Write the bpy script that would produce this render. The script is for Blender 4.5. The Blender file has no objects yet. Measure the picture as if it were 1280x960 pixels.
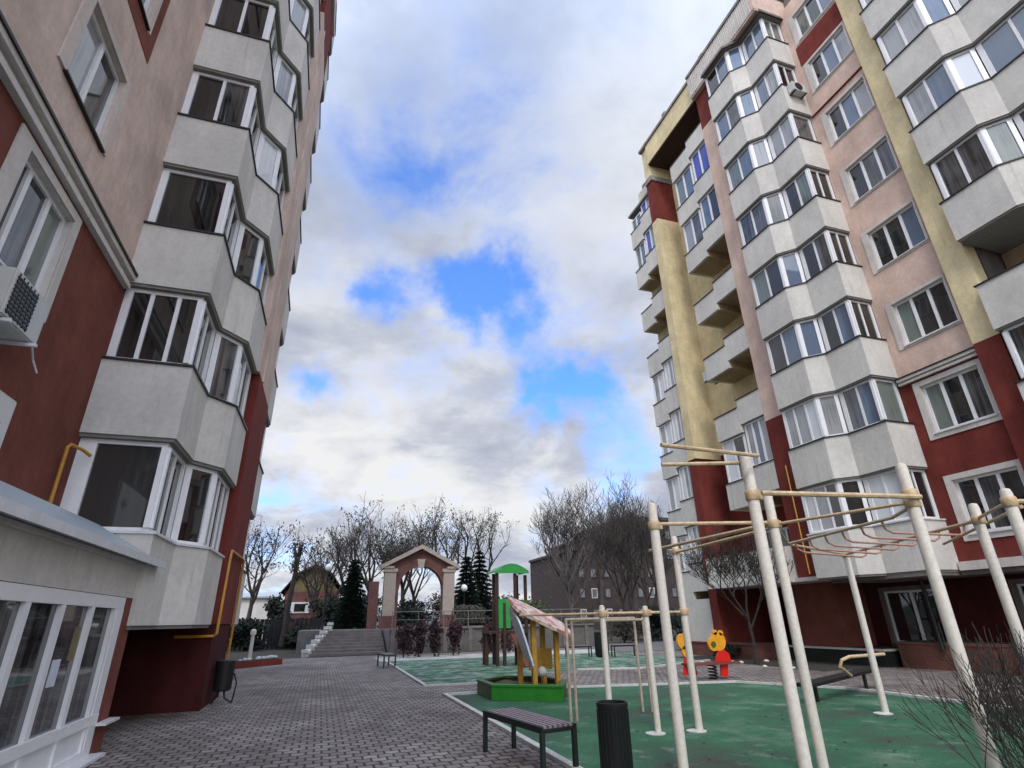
import bpy, bmesh, math, random
from mathutils import Vector, Matrix
rnd = random.Random(7)
C = bpy.context.scene
COL = C.collection
R = math.radians

# ---------------------------------------------------------------- materials
def new_mat(name):
    m = bpy.data.materials.new(name); m.use_nodes = True
    nt = m.node_tree; b = nt.nodes['Principled BSDF']
    return m, nt, b

def node(nt, t, **kw):
    n = nt.nodes.new(t)
    for k, v in kw.items():
        if k in n.inputs: n.inputs[k].default_value = v
        else: setattr(n, k, v)
    return n

def ramp(nt, stops):
    n = nt.nodes.new('ShaderNodeValToRGB')
    e = n.color_ramp.elements
    while len(e) > 1: e.remove(e[-1])
    e[0].position, e[0].color = stops[0][0], (*stops[0][1], 1)
    for p, c in stops[1:]:
        x = e.new(p); x.color = (*c, 1)
    return n

def mixc(nt, a, b, fac, mode='MIX'):
    n = nt.nodes.new('ShaderNodeMix'); n.data_type = 'RGBA'; n.blend_type = mode
    for i, v in ((0, fac), (6, a), (7, b)):
        if isinstance(v, bpy.types.NodeSocket): nt.links.new(v, n.inputs[i])
        else: n.inputs[i].default_value = v if i == 0 else (*v, 1)
    return n.outputs[2]

def plain(name, col, rough=.6, metal=0, var=.12, scale=6, bump=.1, bscale=60, spec=.35):
    m, nt, b = new_mat(name)
    tc = node(nt, 'ShaderNodeTexCoord')
    n1 = node(nt, 'ShaderNodeTexNoise', Scale=scale, Detail=5.0, Roughness=.6)
    nt.links.new(tc.outputs['Object'], n1.inputs['Vector'])
    r = ramp(nt, [(.25, tuple(c * (1 - var) for c in col)), (.75, tuple(min(1, c * (1 + var)) for c in col))])
    nt.links.new(n1.outputs['Fac'], r.inputs['Fac']); nt.links.new(r.outputs['Color'], b.inputs['Base Color'])
    b.inputs['Roughness'].default_value = rough; b.inputs['Metallic'].default_value = metal
    b.inputs['Specular IOR Level'].default_value = spec
    if bump:
        n2 = node(nt, 'ShaderNodeTexNoise', Scale=bscale, Detail=4.0)
        nt.links.new(tc.outputs['Object'], n2.inputs['Vector'])
        bp = node(nt, 'ShaderNodeBump', Strength=bump, Distance=.02)
        nt.links.new(n2.outputs['Fac'], bp.inputs['Height']); nt.links.new(bp.outputs['Normal'], b.inputs['Normal'])
    return m

def stucco(name, col, stain=.25, var=.14):
    """Painted render: fine grain, broad blotches and vertical rain streaks."""
    m, nt, b = new_mat(name)
    tc = node(nt, 'ShaderNodeTexCoord')
    n1 = node(nt, 'ShaderNodeTexNoise', Scale=1.3, Detail=6.0, Roughness=.65)
    nt.links.new(tc.outputs['Object'], n1.inputs['Vector'])
    r = ramp(nt, [(.3, tuple(c * (1 - var) for c in col)), (.7, tuple(min(1, c * (1 + var)) for c in col))])
    nt.links.new(n1.outputs['Fac'], r.inputs['Fac'])
    mp = node(nt, 'ShaderNodeMapping'); mp.inputs['Scale'].default_value = (1.6, 1.6, .5)
    nt.links.new(tc.outputs['Object'], mp.inputs['Vector'])
    n2 = node(nt, 'ShaderNodeTexNoise', Scale=1.6, Detail=5.0, Roughness=.7)
    nt.links.new(mp.outputs['Vector'], n2.inputs['Vector'])
    r2 = ramp(nt, [(.38, (1 - stain,) * 3), (.62, (1, 1, 1))])
    nt.links.new(n2.outputs['Fac'], r2.inputs['Fac'])
    c1 = mixc(nt, r.outputs['Color'], r2.outputs['Color'], 1.0, 'MULTIPLY')
    n3 = node(nt, 'ShaderNodeTexNoise', Scale=9.0, Detail=9.0, Roughness=.78)
    nt.links.new(tc.outputs['Object'], n3.inputs['Vector'])
    r3 = ramp(nt, [(.34, (.86, .86, .86)), (.66, (1.04, 1.04, 1.04))])
    nt.links.new(n3.outputs['Fac'], r3.inputs['Fac'])
    c2 = mixc(nt, c1, r3.outputs['Color'], 1.0, 'MULTIPLY')
    mp4 = node(nt, 'ShaderNodeMapping'); mp4.inputs['Scale'].default_value = (5.5, 5.5, .28)
    nt.links.new(tc.outputs['Object'], mp4.inputs['Vector'])
    n4 = node(nt, 'ShaderNodeTexNoise', Scale=1.7, Detail=6.0, Roughness=.6); nt.links.new(mp4.outputs['Vector'], n4.inputs['Vector'])
    r4 = ramp(nt, [(.60, (1, 1, 1)), (.74, (.78, .76, .73))]); nt.links.new(n4.outputs['Fac'], r4.inputs['Fac'])
    c2 = mixc(nt, c2, r4.outputs['Color'], 1.0, 'MULTIPLY')
    n5 = node(nt, 'ShaderNodeTexNoise', Scale=.55, Detail=3.0); nt.links.new(tc.outputs['Object'], n5.inputs['Vector'])
    r5 = ramp(nt, [(.36, (.91, .905, .90)), (.62, (1.04, 1.03, 1.02))]); nt.links.new(n5.outputs['Fac'], r5.inputs['Fac'])
    c2 = mixc(nt, c2, r5.outputs['Color'], 1.0, 'MULTIPLY')
    nt.links.new(c2, b.inputs['Base Color'])
    b.inputs['Roughness'].default_value = .92; b.inputs['Specular IOR Level'].default_value = .15
    bp = node(nt, 'ShaderNodeBump', Strength=.35, Distance=.01)
    nt.links.new(n3.outputs['Fac'], bp.inputs['Height']); nt.links.new(bp.outputs['Normal'], b.inputs['Normal'])
    return m

def glass_mat(name, dark, light, curtain=.0, rough=.03, spec=.9):
    """Window pane: room darkness or hanging curtain folds seen behind a glossy face."""
    m, nt, b = new_mat(name)
    tc = node(nt, 'ShaderNodeTexCoord')
    oi = node(nt, 'ShaderNodeObjectInfo')
    add = node(nt, 'ShaderNodeVectorMath', operation='ADD')
    sc = node(nt, 'ShaderNodeVectorMath', operation='SCALE'); sc.inputs['Scale'].default_value = 37.0
    cb = node(nt, 'ShaderNodeCombineXYZ')
    nt.links.new(oi.outputs['Random'], cb.inputs[0]); nt.links.new(oi.outputs['Random'], cb.inputs[1])
    nt.links.new(cb.outputs[0], sc.inputs[0])
    nt.links.new(tc.outputs['Object'], add.inputs[0]); nt.links.new(sc.outputs[0], add.inputs[1])
    mp = node(nt, 'ShaderNodeMapping'); mp.inputs['Scale'].default_value = (9, 9, .35)
    nt.links.new(add.outputs[0], mp.inputs['Vector'])
    n1 = node(nt, 'ShaderNodeTexNoise', Scale=1.3, Detail=3.0)
    nt.links.new(mp.outputs['Vector'], n1.inputs['Vector'])
    n2 = node(nt, 'ShaderNodeTexNoise', Scale=.9, Detail=2.0)
    nt.links.new(add.outputs[0], n2.inputs['Vector'])
    a = node(nt, 'ShaderNodeMath', operation='MULTIPLY_ADD'); a.inputs[1].default_value = .5; 
    nt.links.new(n1.outputs['Fac'], a.inputs[0])
    h = node(nt, 'ShaderNodeMath', operation='MULTIPLY'); h.inputs[1].default_value = .5
    nt.links.new(n2.outputs['Fac'], h.inputs[0]); nt.links.new(h.outputs[0], a.inputs[2])
    r = ramp(nt, [(.40 - curtain * .2, dark), (.62 - curtain * .2, light)])
    nt.links.new(a.outputs[0], r.inputs['Fac']); nt.links.new(r.outputs['Color'], b.inputs['Base Color'])
    b.inputs['Roughness'].default_value = rough
    b.inputs['IOR'].default_value = 1.52; b.inputs['Specular IOR Level'].default_value = spec
    # very slight waviness of real panes
    n3 = node(nt, 'ShaderNodeTexNoise', Scale=1.1, Detail=1.0)
    nt.links.new(add.outputs[0], n3.inputs['Vector'])
    bp = node(nt, 'ShaderNodeBump', Strength=.06, Distance=.05)
    nt.links.new(n3.outputs['Fac'], bp.inputs['Height']); nt.links.new(bp.outputs['Normal'], b.inputs['Normal'])
    return m

def paver_mat():
    m, nt, b = new_mat('zigzag_pavers')
    tc = node(nt, 'ShaderNodeTexCoord')
    sx = node(nt, 'ShaderNodeSeparateXYZ'); nt.links.new(tc.outputs['Object'], sx.inputs[0])
    pp = node(nt, 'ShaderNodeMath', operation='PINGPONG'); pp.inputs[1].default_value = .10
    nt.links.new(sx.outputs[0], pp.inputs[0])
    ad = node(nt, 'ShaderNodeMath', operation='MULTIPLY_ADD'); ad.inputs[1].default_value = .38
    nt.links.new(pp.outputs[0], ad.inputs[0]); nt.links.new(sx.outputs[1], ad.inputs[2])
    cb = node(nt, 'ShaderNodeCombineXYZ'); nt.links.new(sx.outputs[0], cb.inputs[0]); nt.links.new(ad.outputs[0], cb.inputs[1])
    br = node(nt, 'ShaderNodeTexBrick', Scale=1.0)
    br.inputs['Brick Width'].default_value = .20; br.inputs['Row Height'].default_value = .185
    br.inputs['Mortar Size'].default_value = .019; br.inputs['Mortar Smooth'].default_value = .5
    br.inputs['Color1'].default_value = (.185, .165, .152, 1); br.inputs['Color2'].default_value = (.30, .277, .258, 1)
    br.inputs['Mortar'].default_value = (.035, .031, .029, 1)
    nt.links.new(cb.outputs[0], br.inputs['Vector'])
    n1 = node(nt, 'ShaderNodeTexNoise', Scale=.33, Detail=7.0, Roughness=.65); nt.links.new(tc.outputs['Object'], n1.inputs['Vector'])
    r = ramp(nt, [(.33, (.58, .53, .51)), (.48, (.90, .88, .86)), (.66, (1.25, 1.24, 1.22))]); nt.links.new(n1.outputs['Fac'], r.inputs['Fac'])
    c = mixc(nt, br.outputs['Color'], r.outputs['Color'], 1.0, 'MULTIPLY')
    n3 = node(nt, 'ShaderNodeTexNoise', Scale=2.3, Detail=6.0); nt.links.new(tc.outputs['Object'], n3.inputs['Vector'])
    r3 = ramp(nt, [(.4, (.86, .80, .79)), (.65, (1.08, 1.08, 1.08))]); nt.links.new(n3.outputs['Fac'], r3.inputs['Fac'])
    c = mixc(nt, c, r3.outputs['Color'], 1.0, 'MULTIPLY')
    nt.links.new(c, b.inputs['Base Color'])
    b.inputs['Roughness'].default_value = .75; b.inputs['Specular IOR Level'].default_value = .35
    bp = node(nt, 'ShaderNodeBump', Strength=.7, Distance=.012); bp.invert = True
    nt.links.new(br.outputs['Fac'], bp.inputs['Height']); nt.links.new(bp.outputs['Normal'], b.inputs['Normal'])
    return m

def rubber_mat(name, wear, lo):
    m, nt, b = new_mat(name)
    tc = node(nt, 'ShaderNodeTexCoord')
    n1 = node(nt, 'ShaderNodeTexNoise', Scale=.55, Detail=8.0, Roughness=.7); nt.links.new(tc.outputs['Object'], n1.inputs['Vector'])
    r = ramp(nt, [(.34, (.060, .060, .050)), (.43, (.046, .092, .060)), (.54, (.036, .130, .066)), (.66, (.115, .19, .125))])
    nt.links.new(n1.outputs['Fac'], r.inputs['Fac'])
    n2 = node(nt, 'ShaderNodeTexNoise', Scale=45.0, Detail=4.0); nt.links.new(tc.outputs['Object'], n2.inputs['Vector'])
    r2 = ramp(nt, [(.3, (.72, .72, .72)), (.7, (1.15, 1.15, 1.15))]); nt.links.new(n2.outputs['Fac'], r2.inputs['Fac'])
    c = mixc(nt, r.outputs['Color'], r2.outputs['Color'], 1.0, 'MULTIPLY')
    n4 = node(nt, 'ShaderNodeTexNoise', Scale=1.7, Detail=9.0, Roughness=.75); nt.links.new(tc.outputs['Object'], n4.inputs['Vector'])
    r4 = ramp(nt, [(lo, (0, 0, 0)), (lo + .14, (1, 1, 1))]); nt.links.new(n4.outputs['Fac'], r4.inputs['Fac'])
    f = node(nt, 'ShaderNodeMath', operation='MULTIPLY'); f.inputs[1].default_value = wear; nt.links.new(r4.outputs['Color'], f.inputs[0])
    c = mixc(nt, c, (.30, .37, .32), f.outputs[0])
    nt.links.new(c, b.inputs['Base Color'])
    b.inputs['Roughness'].default_value = .85; b.inputs['Specular IOR Level'].default_value = .25
    bp = node(nt, 'ShaderNodeBump', Strength=.5, Distance=.01)
    nt.links.new(n2.outputs['Fac'], bp.inputs['Height']); nt.links.new(bp.outputs['Normal'], b.inputs['Normal'])
    return m

def brick_mat(name, c1, c2, mortar, w=.25, h=.075):
    m, nt, b = new_mat(name)
    tc = node(nt, 'ShaderNodeTexCoord')
    sx = node(nt, 'ShaderNodeSeparateXYZ'); nt.links.new(tc.outputs['Object'], sx.inputs[0])
    ad = node(nt, 'ShaderNodeMath', operation='ADD'); nt.links.new(sx.outputs[0], ad.inputs[0]); nt.links.new(sx.outputs[1], ad.inputs[1])
    cb = node(nt, 'ShaderNodeCombineXYZ'); nt.links.new(ad.outputs[0], cb.inputs[0]); nt.links.new(sx.outputs[2], cb.inputs[1])
    br = node(nt, 'ShaderNodeTexBrick', Scale=1.0)
    br.inputs['Brick Width'].default_value = w; br.inputs['Row Height'].default_value = h
    br.inputs['Mortar Size'].default_value = .008
    br.inputs['Color1'].default_value = (*c1, 1); br.inputs['Color2'].default_value = (*c2, 1); br.inputs['Mortar'].default_value = (*mortar, 1)
    nt.links.new(cb.outputs[0], br.inputs['Vector'])
    n1 = node(nt, 'ShaderNodeTexNoise', Scale=1.5, Detail=6.0); nt.links.new(tc.outputs['Object'], n1.inputs['Vector'])
    r = ramp(nt, [(.35, (.7, .7, .7)), (.65, (1.1, 1.1, 1.1))]); nt.links.new(n1.outputs['Fac'], r.inputs['Fac'])
    nt.links.new(mixc(nt, br.outputs['Color'], r.outputs['Color'], 1.0, 'MULTIPLY'), b.inputs['Base Color'])
    b.inputs['Roughness'].default_value = .9
    return m

M = dict(
    pink=stucco('pink_beige_render', (.70, .52, .435), .10),
    pinkL=stucco('greyed_pink_render', (.64, .505, .435), .13),
    white=stucco('grey_white_render', (.65, .63, .59), .09, .06),
    red=stucco('oxblood_render', (.19, .042, .034), .16, .2),
    red_shaded=stucco('shade_darkened_red_render', (.075, .017, .017), .25, .25),  # red render darkened: shade under the overhangs is put into its colour
    redL=stucco('brick_red_render', (.195, .068, .050), .14, .2),
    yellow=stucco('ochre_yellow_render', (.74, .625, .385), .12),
    dado=stucco('grey_dado_render', (.20, .18, .17), .25),
    frame=plain('white_window_plastic', (.78, .78, .79), .35, var=.05, bump=0, spec=.5),
    trim=stucco('pale_window_surround', (.66, .62, .585), .10, .06),
    trimL=stucco('pale_pinkish_surround', (.64, .56, .51), .10, .06),
    cap=plain('dark_metal_sill', (.035, .033, .033), .45, .4, bump=0),
    wsill=plain('white_metal_sill', (.62, .62, .63), .4, bump=0),
    glassd=glass_mat('dark_room_glass', (.006, .006, .006), (.03, .03, .029)),
    glassm=glass_mat('half_curtained_glass', (.012, .013, .014), (.12, .12, .12)),
    glassc=glass_mat('net_curtain_glass', (.10, .105, .11), (.30, .31, .32), .6),
    glassw=glass_mat('white_blind_glass', (.38, .40, .42), (.58, .60, .62), 1.0),
    glassg=glass_mat('green_grey_curtain_glass', (.05, .06, .055), (.16, .19, .17), .6),
    glassp=glass_mat('plain_grey_glass', (.035, .035, .034), (.045, .045, .044)),
    glassb=glass_mat('blue_film_glass', (.030, .035, .22), (.06, .07, .36), .6),
    glasst=glass_mat('slate_blue_glass', (.05, .075, .12), (.11, .15, .22), .6),
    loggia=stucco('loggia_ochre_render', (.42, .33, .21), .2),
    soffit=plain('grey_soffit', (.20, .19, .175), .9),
    cornice=stucco('grey_cornice', (.30, .285, .265), .3),
    roofm=plain('blue_grey_sheet_metal', (.40, .46, .50), .4, .35, var=.08, bump=.05),
    paver=paver_mat(), rubber=rubber_mat('worn_green_rubber', .5, .56), rubberf=rubber_mat('pale_worn_green_rubber', .8, .46),
    kerb=plain('whitewashed_concrete', (.50, .50, .48), .9, var=.25, scale=9, bump=.3),
    concrete=plain('grey_concrete', (.135, .130, .125), .9, var=.25, scale=3, bump=.3),
    step=plain('step_concrete', (.17, .15, .143), .9, var=.3, scale=2.5, bump=.3),
    pole=plain('cream_painted_steel', (.63, .585, .52), .5, var=.14, scale=26, bump=.12, bscale=40),
    tan=plain('tan_painted_bar', (.52, .38, .23), .45, var=.35, scale=18, bump=.08),
    tanpale=plain('faded_tan_post', (.40, .32, .25), .5, var=.3, scale=14),
    rung=plain('rusty_pink_bar', (.44, .25, .20), .5, var=.3, scale=20),
    black=plain('black_painted_metal', (.012, .012, .013), .5, bump=.1),
    green_leg=plain('dark_green_metal', (.014, .022, .021), .45, bump=.05),
    slat=plain('aubergine_slats', (.24, .19, .205), .5, var=.25, scale=14, bump=.2),
    gas=plain('yellow_gas_pipe', (.46, .22, .03), .5, var=.2),
    sand_green=plain('grass_green_paint', (.025, .20, .022), .4, var=.2, scale=5),
    olive=plain('dull_green_paint', (.06, .10, .03), .5, var=.3),
    sand=plain('wet_sand', (.10, .085, .065), .95, var=.35, scale=5, bump=.6),
    ochre=plain('ochre_painted_wood', (.42, .22, .03), .5, var=.25, scale=9),
    ltblue=plain('pale_blue_panel', (.62, .66, .76), .45, var=.1),
    brown=plain('dark_stained_wood', (.05, .024, .017), .6, var=.3),
    tgreen=plain('tower_green_plastic', (.03, .30, .06), .4, var=.15),
    orange=plain('orange_yellow_panel', (.72, .32, .02), .4, var=.15),
    scarlet=plain('scarlet_panel', (.62, .018, .012), .4, var=.1),
    bark=plain('dark_bark', (.040, .033, .029), .95, var=.35, scale=5, bump=.4, bscale=20),
    barkg=plain('grey_bark', (.085, .075, .07), .95, var=.35, scale=5, bump=.4, bscale=20),
    deadleaf=plain('withered_leaves', (.040, .036, .028), .9, var=.5, scale=2, bump=0),
    needle=plain('spruce_needles', (.016, .028, .020), .9, var=.5, scale=2, bump=0),
    maroon=plain('maroon_barberry_leaves', (.044, .022, .027), .9, var=.5, scale=3, bump=0),
    yew=plain('olive_green_leaves', (.05, .065, .03), .9, var=.5, scale=3, bump=0),
    hedge=plain('dark_hedge_leaves', (.014, .019, .013), .9, var=.5, scale=2, bump=0),
    brick=brick_mat('dark_red_brick', (.11, .032, .028), (.15, .045, .038), (.16, .13, .12)),
    brickp=brick_mat('planter_brick', (.15, .045, .028), (.20, .06, .035), (.13, .10, .09)),
    brickd=brick_mat('old_brown_brick', (.034, .024, .022), (.05, .032, .029), (.05, .045, .04), .5, .15),
    stone=plain('pale_column_stone', (.34, .29, .25), .8, var=.15, scale=4, bump=.2),
    fence=plain('near_black_boards', (.016, .016, .017), .8, var=.3),
    opal=plain('opal_globe', (.8, .8, .78), .3, var=.02, bump=0),
    housey=stucco('faded_yellow_gable', (.20, .17, .09), .3),
    tile=plain('brown_roof_tiles', (.055, .048, .042), .9, var=.3),
    ac=plain('ivory_ac_casing', (.50, .50, .47), .4, var=.08, bump=0),
    snow=plain('pale_gravel_soil', (.40, .40, .38), .95, var=.35, scale=2, bump=.5),
    soil=plain('dark_garden_soil', (.045, .040, .032), .95, var=.4, scale=3, bump=.7),
    carw=plain('silver_car_paint', (.35, .37, .40), .25, .3, var=.03, bump=0, spec=.6),
    hill=plain('distant_scrub', (.07, .085, .085), .95, var=.35, scale=.06, bump=0),
    rail=plain('grey_painted_rail', (.16, .165, .16), .5, bump=0),
    signw=plain('white_sign_board', (.62, .62, .60), .4, var=.03, bump=0),
    signg=plain('sign_green', (.02, .12, .06), .4, bump=0),
)
def check_mat():
    m, nt, b = new_mat('pink_white_shingles')
    tc = node(nt, 'ShaderNodeTexCoord')
    mp = node(nt, 'ShaderNodeMapping'); mp.inputs['Rotation'].default_value = (0, 0, .6)
    nt.links.new(tc.outputs['Object'], mp.inputs['Vector'])
    v = node(nt, 'ShaderNodeTexVoronoi', Scale=6.5); nt.links.new(mp.outputs['Vector'], v.inputs['Vector'])
    s = node(nt, 'ShaderNodeSeparateColor'); nt.links.new(v.outputs['Color'], s.inputs[0])
    r = ramp(nt, [(.0, (.60, .26, .22)), (.35, (.42, .17, .15)), (.5, (.62, .52, .42)), (.75, (.68, .62, .50)), (1., (.5, .3, .3))]); nt.links.new(s.outputs[0], r.inputs['Fac'])
    nt.links.new(r.outputs['Color'], b.inputs['Base Color']); b.inputs['Roughness'].default_value = .5
    return m
M['shingle'] = check_mat()

# ---------------------------------------------------------------- mesh helpers
class MB:
    def __init__(s): s.v, s.f = [], []
    def add(s, verts, faces):
        o = len(s.v); s.v += [tuple(p) for p in verts]; s.f += [tuple(i + o for i in f) for f in faces]; return s
    def box(s, x0, x1, y0, y1, z0, z1):
        return s.add([(x0, y0, z0), (x1, y0, z0), (x1, y1, z0), (x0, y1, z0), (x0, y0, z1), (x1, y0, z1), (x1, y1, z1), (x0, y1, z1)],
                     [(0, 3, 2, 1), (4, 5, 6, 7), (0, 1, 5, 4), (1, 2, 6, 5), (2, 3, 7, 6), (3, 0, 4, 7)])
    def hexa(s, b, t):
        n = len(b)
        return s.add(list(b) + list(t), [tuple(range(n))[::-1], tuple(range(n, 2 * n))] + [(i, (i + 1) % n, n + (i + 1) % n, n + i) for i in range(n)])
    def prism(s, poly, z0, z1):
        return s.hexa([(x, y, z0) for x, y in poly], [(x, y, z1) for x, y in poly])
    def prism_xz(s, poly, y0, y1):
        return s.hexa([(x, y0, z) for x, z in poly], [(x, y1, z) for x, z in poly])
    def prism_yz(s, poly, x0, x1):
        return s.hexa([(x0, y, z) for y, z in poly], [(x1, y, z) for y, z in poly])
    def fbox(s, F, u0, u1, z0, z1, d0, d1):
        (ox, oy), (ux, uy), (nx, ny) = F
        p = lambda u, d, z: (ox + ux * u + nx * d, oy + uy * u + ny * d, z)
        return s.hexa([p(u0, d0, z0), p(u1, d0, z0), p(u1, d1, z0), p(u0, d1, z0)], [p(u0, d0, z1), p(u1, d0, z1), p(u1, d1, z1), p(u0, d1, z1)])
    def tube(s, pts, r, n=10, cap=True):
        pts = [Vector(p) for p in pts]
        rs = r if isinstance(r, (list, tuple)) else [r] * len(pts)
        o = len(s.v); prev = None
        for i, p in enumerate(pts):
            d = (pts[min(i + 1, len(pts) - 1)] - pts[max(i - 1, 0)]).normalized()
            if prev is None:
                a = Vector((0, 0, 1)) if abs(d.z) < .9 else Vector((1, 0, 0)); x = d.cross(a).normalized()
            else:
                x = (prev - d * prev.dot(d)).normalized()
            prev = x; y = d.cross(x)
            for k in range(n):
                t = 2 * math.pi * k / n
                s.v.append(tuple(p + (x * math.cos(t) + y * math.sin(t)) * rs[i]))
        for i in range(len(pts) - 1):
            for k in range(n):
                a = o + i * n + k; b = o + i * n + (k + 1) % n
                s.f.append((a, b, b + n, a + n))
        if cap:
            s.f.append(tuple(o + k for k in range(n))[::-1]); e = o + (len(pts) - 1) * n
            s.f.append(tuple(e + k for k in range(n)))
        return s
    def lathe(s, prof, cx, cy, n=20):
        o = len(s.v)
        for r, z in prof:
            for k in range(n):
                t = 2 * math.pi * k / n; s.v.append((cx + r * math.cos(t), cy + r * math.sin(t), z))
        for i in range(len(prof) - 1):
            for k in range(n):
                a = o + i * n + k; b = o + i * n + (k + 1) % n; s.f.append((a, b, b + n, a + n))
        s.f.append(tuple(o + k for k in range(n))[::-1]); e = o + (len(prof) - 1) * n; s.f.append(tuple(e + k for k in range(n)))
        return s
    def sphere(s, c, r, n=12, sz=1):
        prof = []
        for i in range(n + 1):
            a = -math.pi / 2 + math.pi * i / n; prof.append((max(.002, r * math.cos(a)), c[2] + r * sz * math.sin(a)))
        return s.lathe(prof, c[0], c[1], n * 2)
    def build(s, name, mat, parent=None, smooth=False, bevel=0):
        me = bpy.data.meshes.new(name); me.from_pydata(s.v, [], s.f); me.update()
        bm = bmesh.new(); bm.from_mesh(me)
        if bevel: bmesh.ops.bevel(bm, geom=bm.edges[:], offset=bevel, segments=2, affect='EDGES', clamp_overlap=True)
        if len(s.f) < 60000: bmesh.ops.recalc_face_normals(bm, faces=bm.faces[:])
        bm.to_mesh(me); bm.free()
        if smooth:
            me.polygons.foreach_set('use_smooth', [True] * len(me.polygons))
            try: me.set_sharp_from_angle(angle=R(40))
            except Exception: pass
        me.materials.append(M[mat] if isinstance(mat, str) else mat)
        o = bpy.data.objects.new(name, me); COL.objects.link(o)
        if parent is not None:
            o.parent = parent
            o.matrix_parent_inverse = wm(parent).inverted()
        return o

def wm(o):
    m = Matrix.Translation(o.location)
    return m if o.parent is None else wm(o.parent) @ o.matrix_parent_inverse @ m if False else (m if o.type == 'EMPTY' else Matrix.Identity(4))

def tag(o, label=None, cat=None, group=None, kind=None):
    if label: o['label'] = label
    if cat: o['category'] = cat
    if group: o['group'] = group
    if kind: o['kind'] = kind
    return o

def thing(name, loc, label, cat, group=None):
    o = bpy.data.objects.new(name, None); COL.objects.link(o); o.location = loc; o.empty_display_size = .2
    return tag(o, label, cat, group)

def clone(o, delta, label=None):
    """copy a thing with its parts and sub-parts"""
    kids = [c for c in bpy.data.objects if c.parent == o]
    c = o.copy(); COL.objects.link(c); c.location = Vector(o.location) + Vector(delta)
    if label: c['label'] = label
    def rec(src, dst):
        for ch in [x for x in bpy.data.objects if x.parent == src and x not in made]:
            k = ch.copy(); COL.objects.link(k); k.parent = dst; made.add(k)
            rec(ch, k)
    made = set(); rec(o, c)
    return c

def offset(poly, d):
    """offset an open polyline to its outward side (right of travel)"""
    out = []
    n = len(poly)
    nr = []
    for i in range(n - 1):
        dx, dy = poly[i + 1][0] - poly[i][0], poly[i + 1][1] - poly[i][1]; l = math.hypot(dx, dy); nr.append((dy / l, -dx / l))
    for i in range(n):
        a = nr[max(i - 1, 0)]; b = nr[min(i, n - 2)]
        mx, my = a[0] + b[0], a[1] + b[1]; q = mx * mx + my * my
        k = 2 * d / max(q, .25)
        out.append((poly[i][0] + mx * k, poly[i][1] + my * k))
    return out

def strip(mb, prof, d0, d1, z0, z1):
    a, b = offset(prof, d0), offset(prof, d1)
    for i in range(len(prof) - 1):
        mb.prism([a[i], a[i + 1], b[i + 1], b[i]], z0, z1)
    return mb

def seg_frame(p, q):
    dx, dy = q[0] - p[0], q[1] - p[1]; l = math.hypot(dx, dy)
    return (p, (dx / l, dy / l), (dy / l, -dx / l)), l

def glazing(parent, prof, zl, h, divs, glasses, skip=(), post=.12, rail=.075, mat='frame', first=None):
    """window band that follows a bay's plan: rails, posts and mullions as one frame, panes per face"""
    prof = offset(prof, -.075)
    fr = MB()
    strip(fr, prof, -.13, -.05, zl + .002, zl + rail); strip(fr, prof, -.13, -.05, zl + h - rail, zl + h - .002)
    for i in range(len(prof) - 1):
        F, l = seg_frame(prof[i], prof[i + 1])
        if i in skip: continue
        e0 = post * (1.2 if i else 1.0)
        if i == 0 and first: e0 = first
        fr.fbox(F, .0, e0, zl + rail, zl + h - rail, -.13, -.045)
        fr.fbox(F, l - post, l - .001, zl + rail, zl + h - rail, -.13, -.045)
        nd = divs[i]
        for k in range(1, nd):
            u = l * k / nd; fr.fbox(F, u - .035, u + .035, zl + rail, zl + h - rail, -.125, -.052)
    f = fr.build('window_frame', mat, parent)
    for i in range(len(prof) - 1):
        F, l = seg_frame(prof[i], prof[i + 1])
        if i in skip:
            w = MB(); w.fbox(F, 0, l, zl + rail, zl + h - rail, -.14, -.06); w.build('wall_infill', 'white', parent); continue
        nd = divs[i]; g = glasses[i]
        gl = g if isinstance(g, (list, tuple)) else [g] * nd
        for mt in sorted(set(gl)):
            p = MB()
            for k in range(nd):
                if gl[k] != mt: continue
                u0, u1 = l * k / nd, l * (k + 1) / nd
                tl = rnd.uniform(-.004, .004)
                p.fbox(F, max(u0 + .03, .06), min(u1 - .03, l - .06), zl + rail - .01, zl + h - rail + .01, -.095 + tl, -.085 + tl)
            p.build('window_pane', mt, f)
    return f

def balcony(parent, prof, close, zl, ph, wh, divs, glasses, cap='cap', glazed=True, skip=(), first=None):
    b = MB(); b.prism(prof + close, zl - ph, zl - .041)
    o = b.build('balcony', 'white', parent)
    c = MB(); strip(c, prof, -.24, .035, zl - .040, zl); c.build('balcony_ledge', cap, o)
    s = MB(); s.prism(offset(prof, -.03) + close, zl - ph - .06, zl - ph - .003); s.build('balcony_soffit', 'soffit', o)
    if glazed:
        glazing(o, prof, zl, wh, divs, glasses, skip, first=first)
        k = MB(); k.prism(offset(prof, -.225) + close, zl + .004, zl + wh); k.build('balcony_interior', 'glassd', o)
    return o

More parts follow.
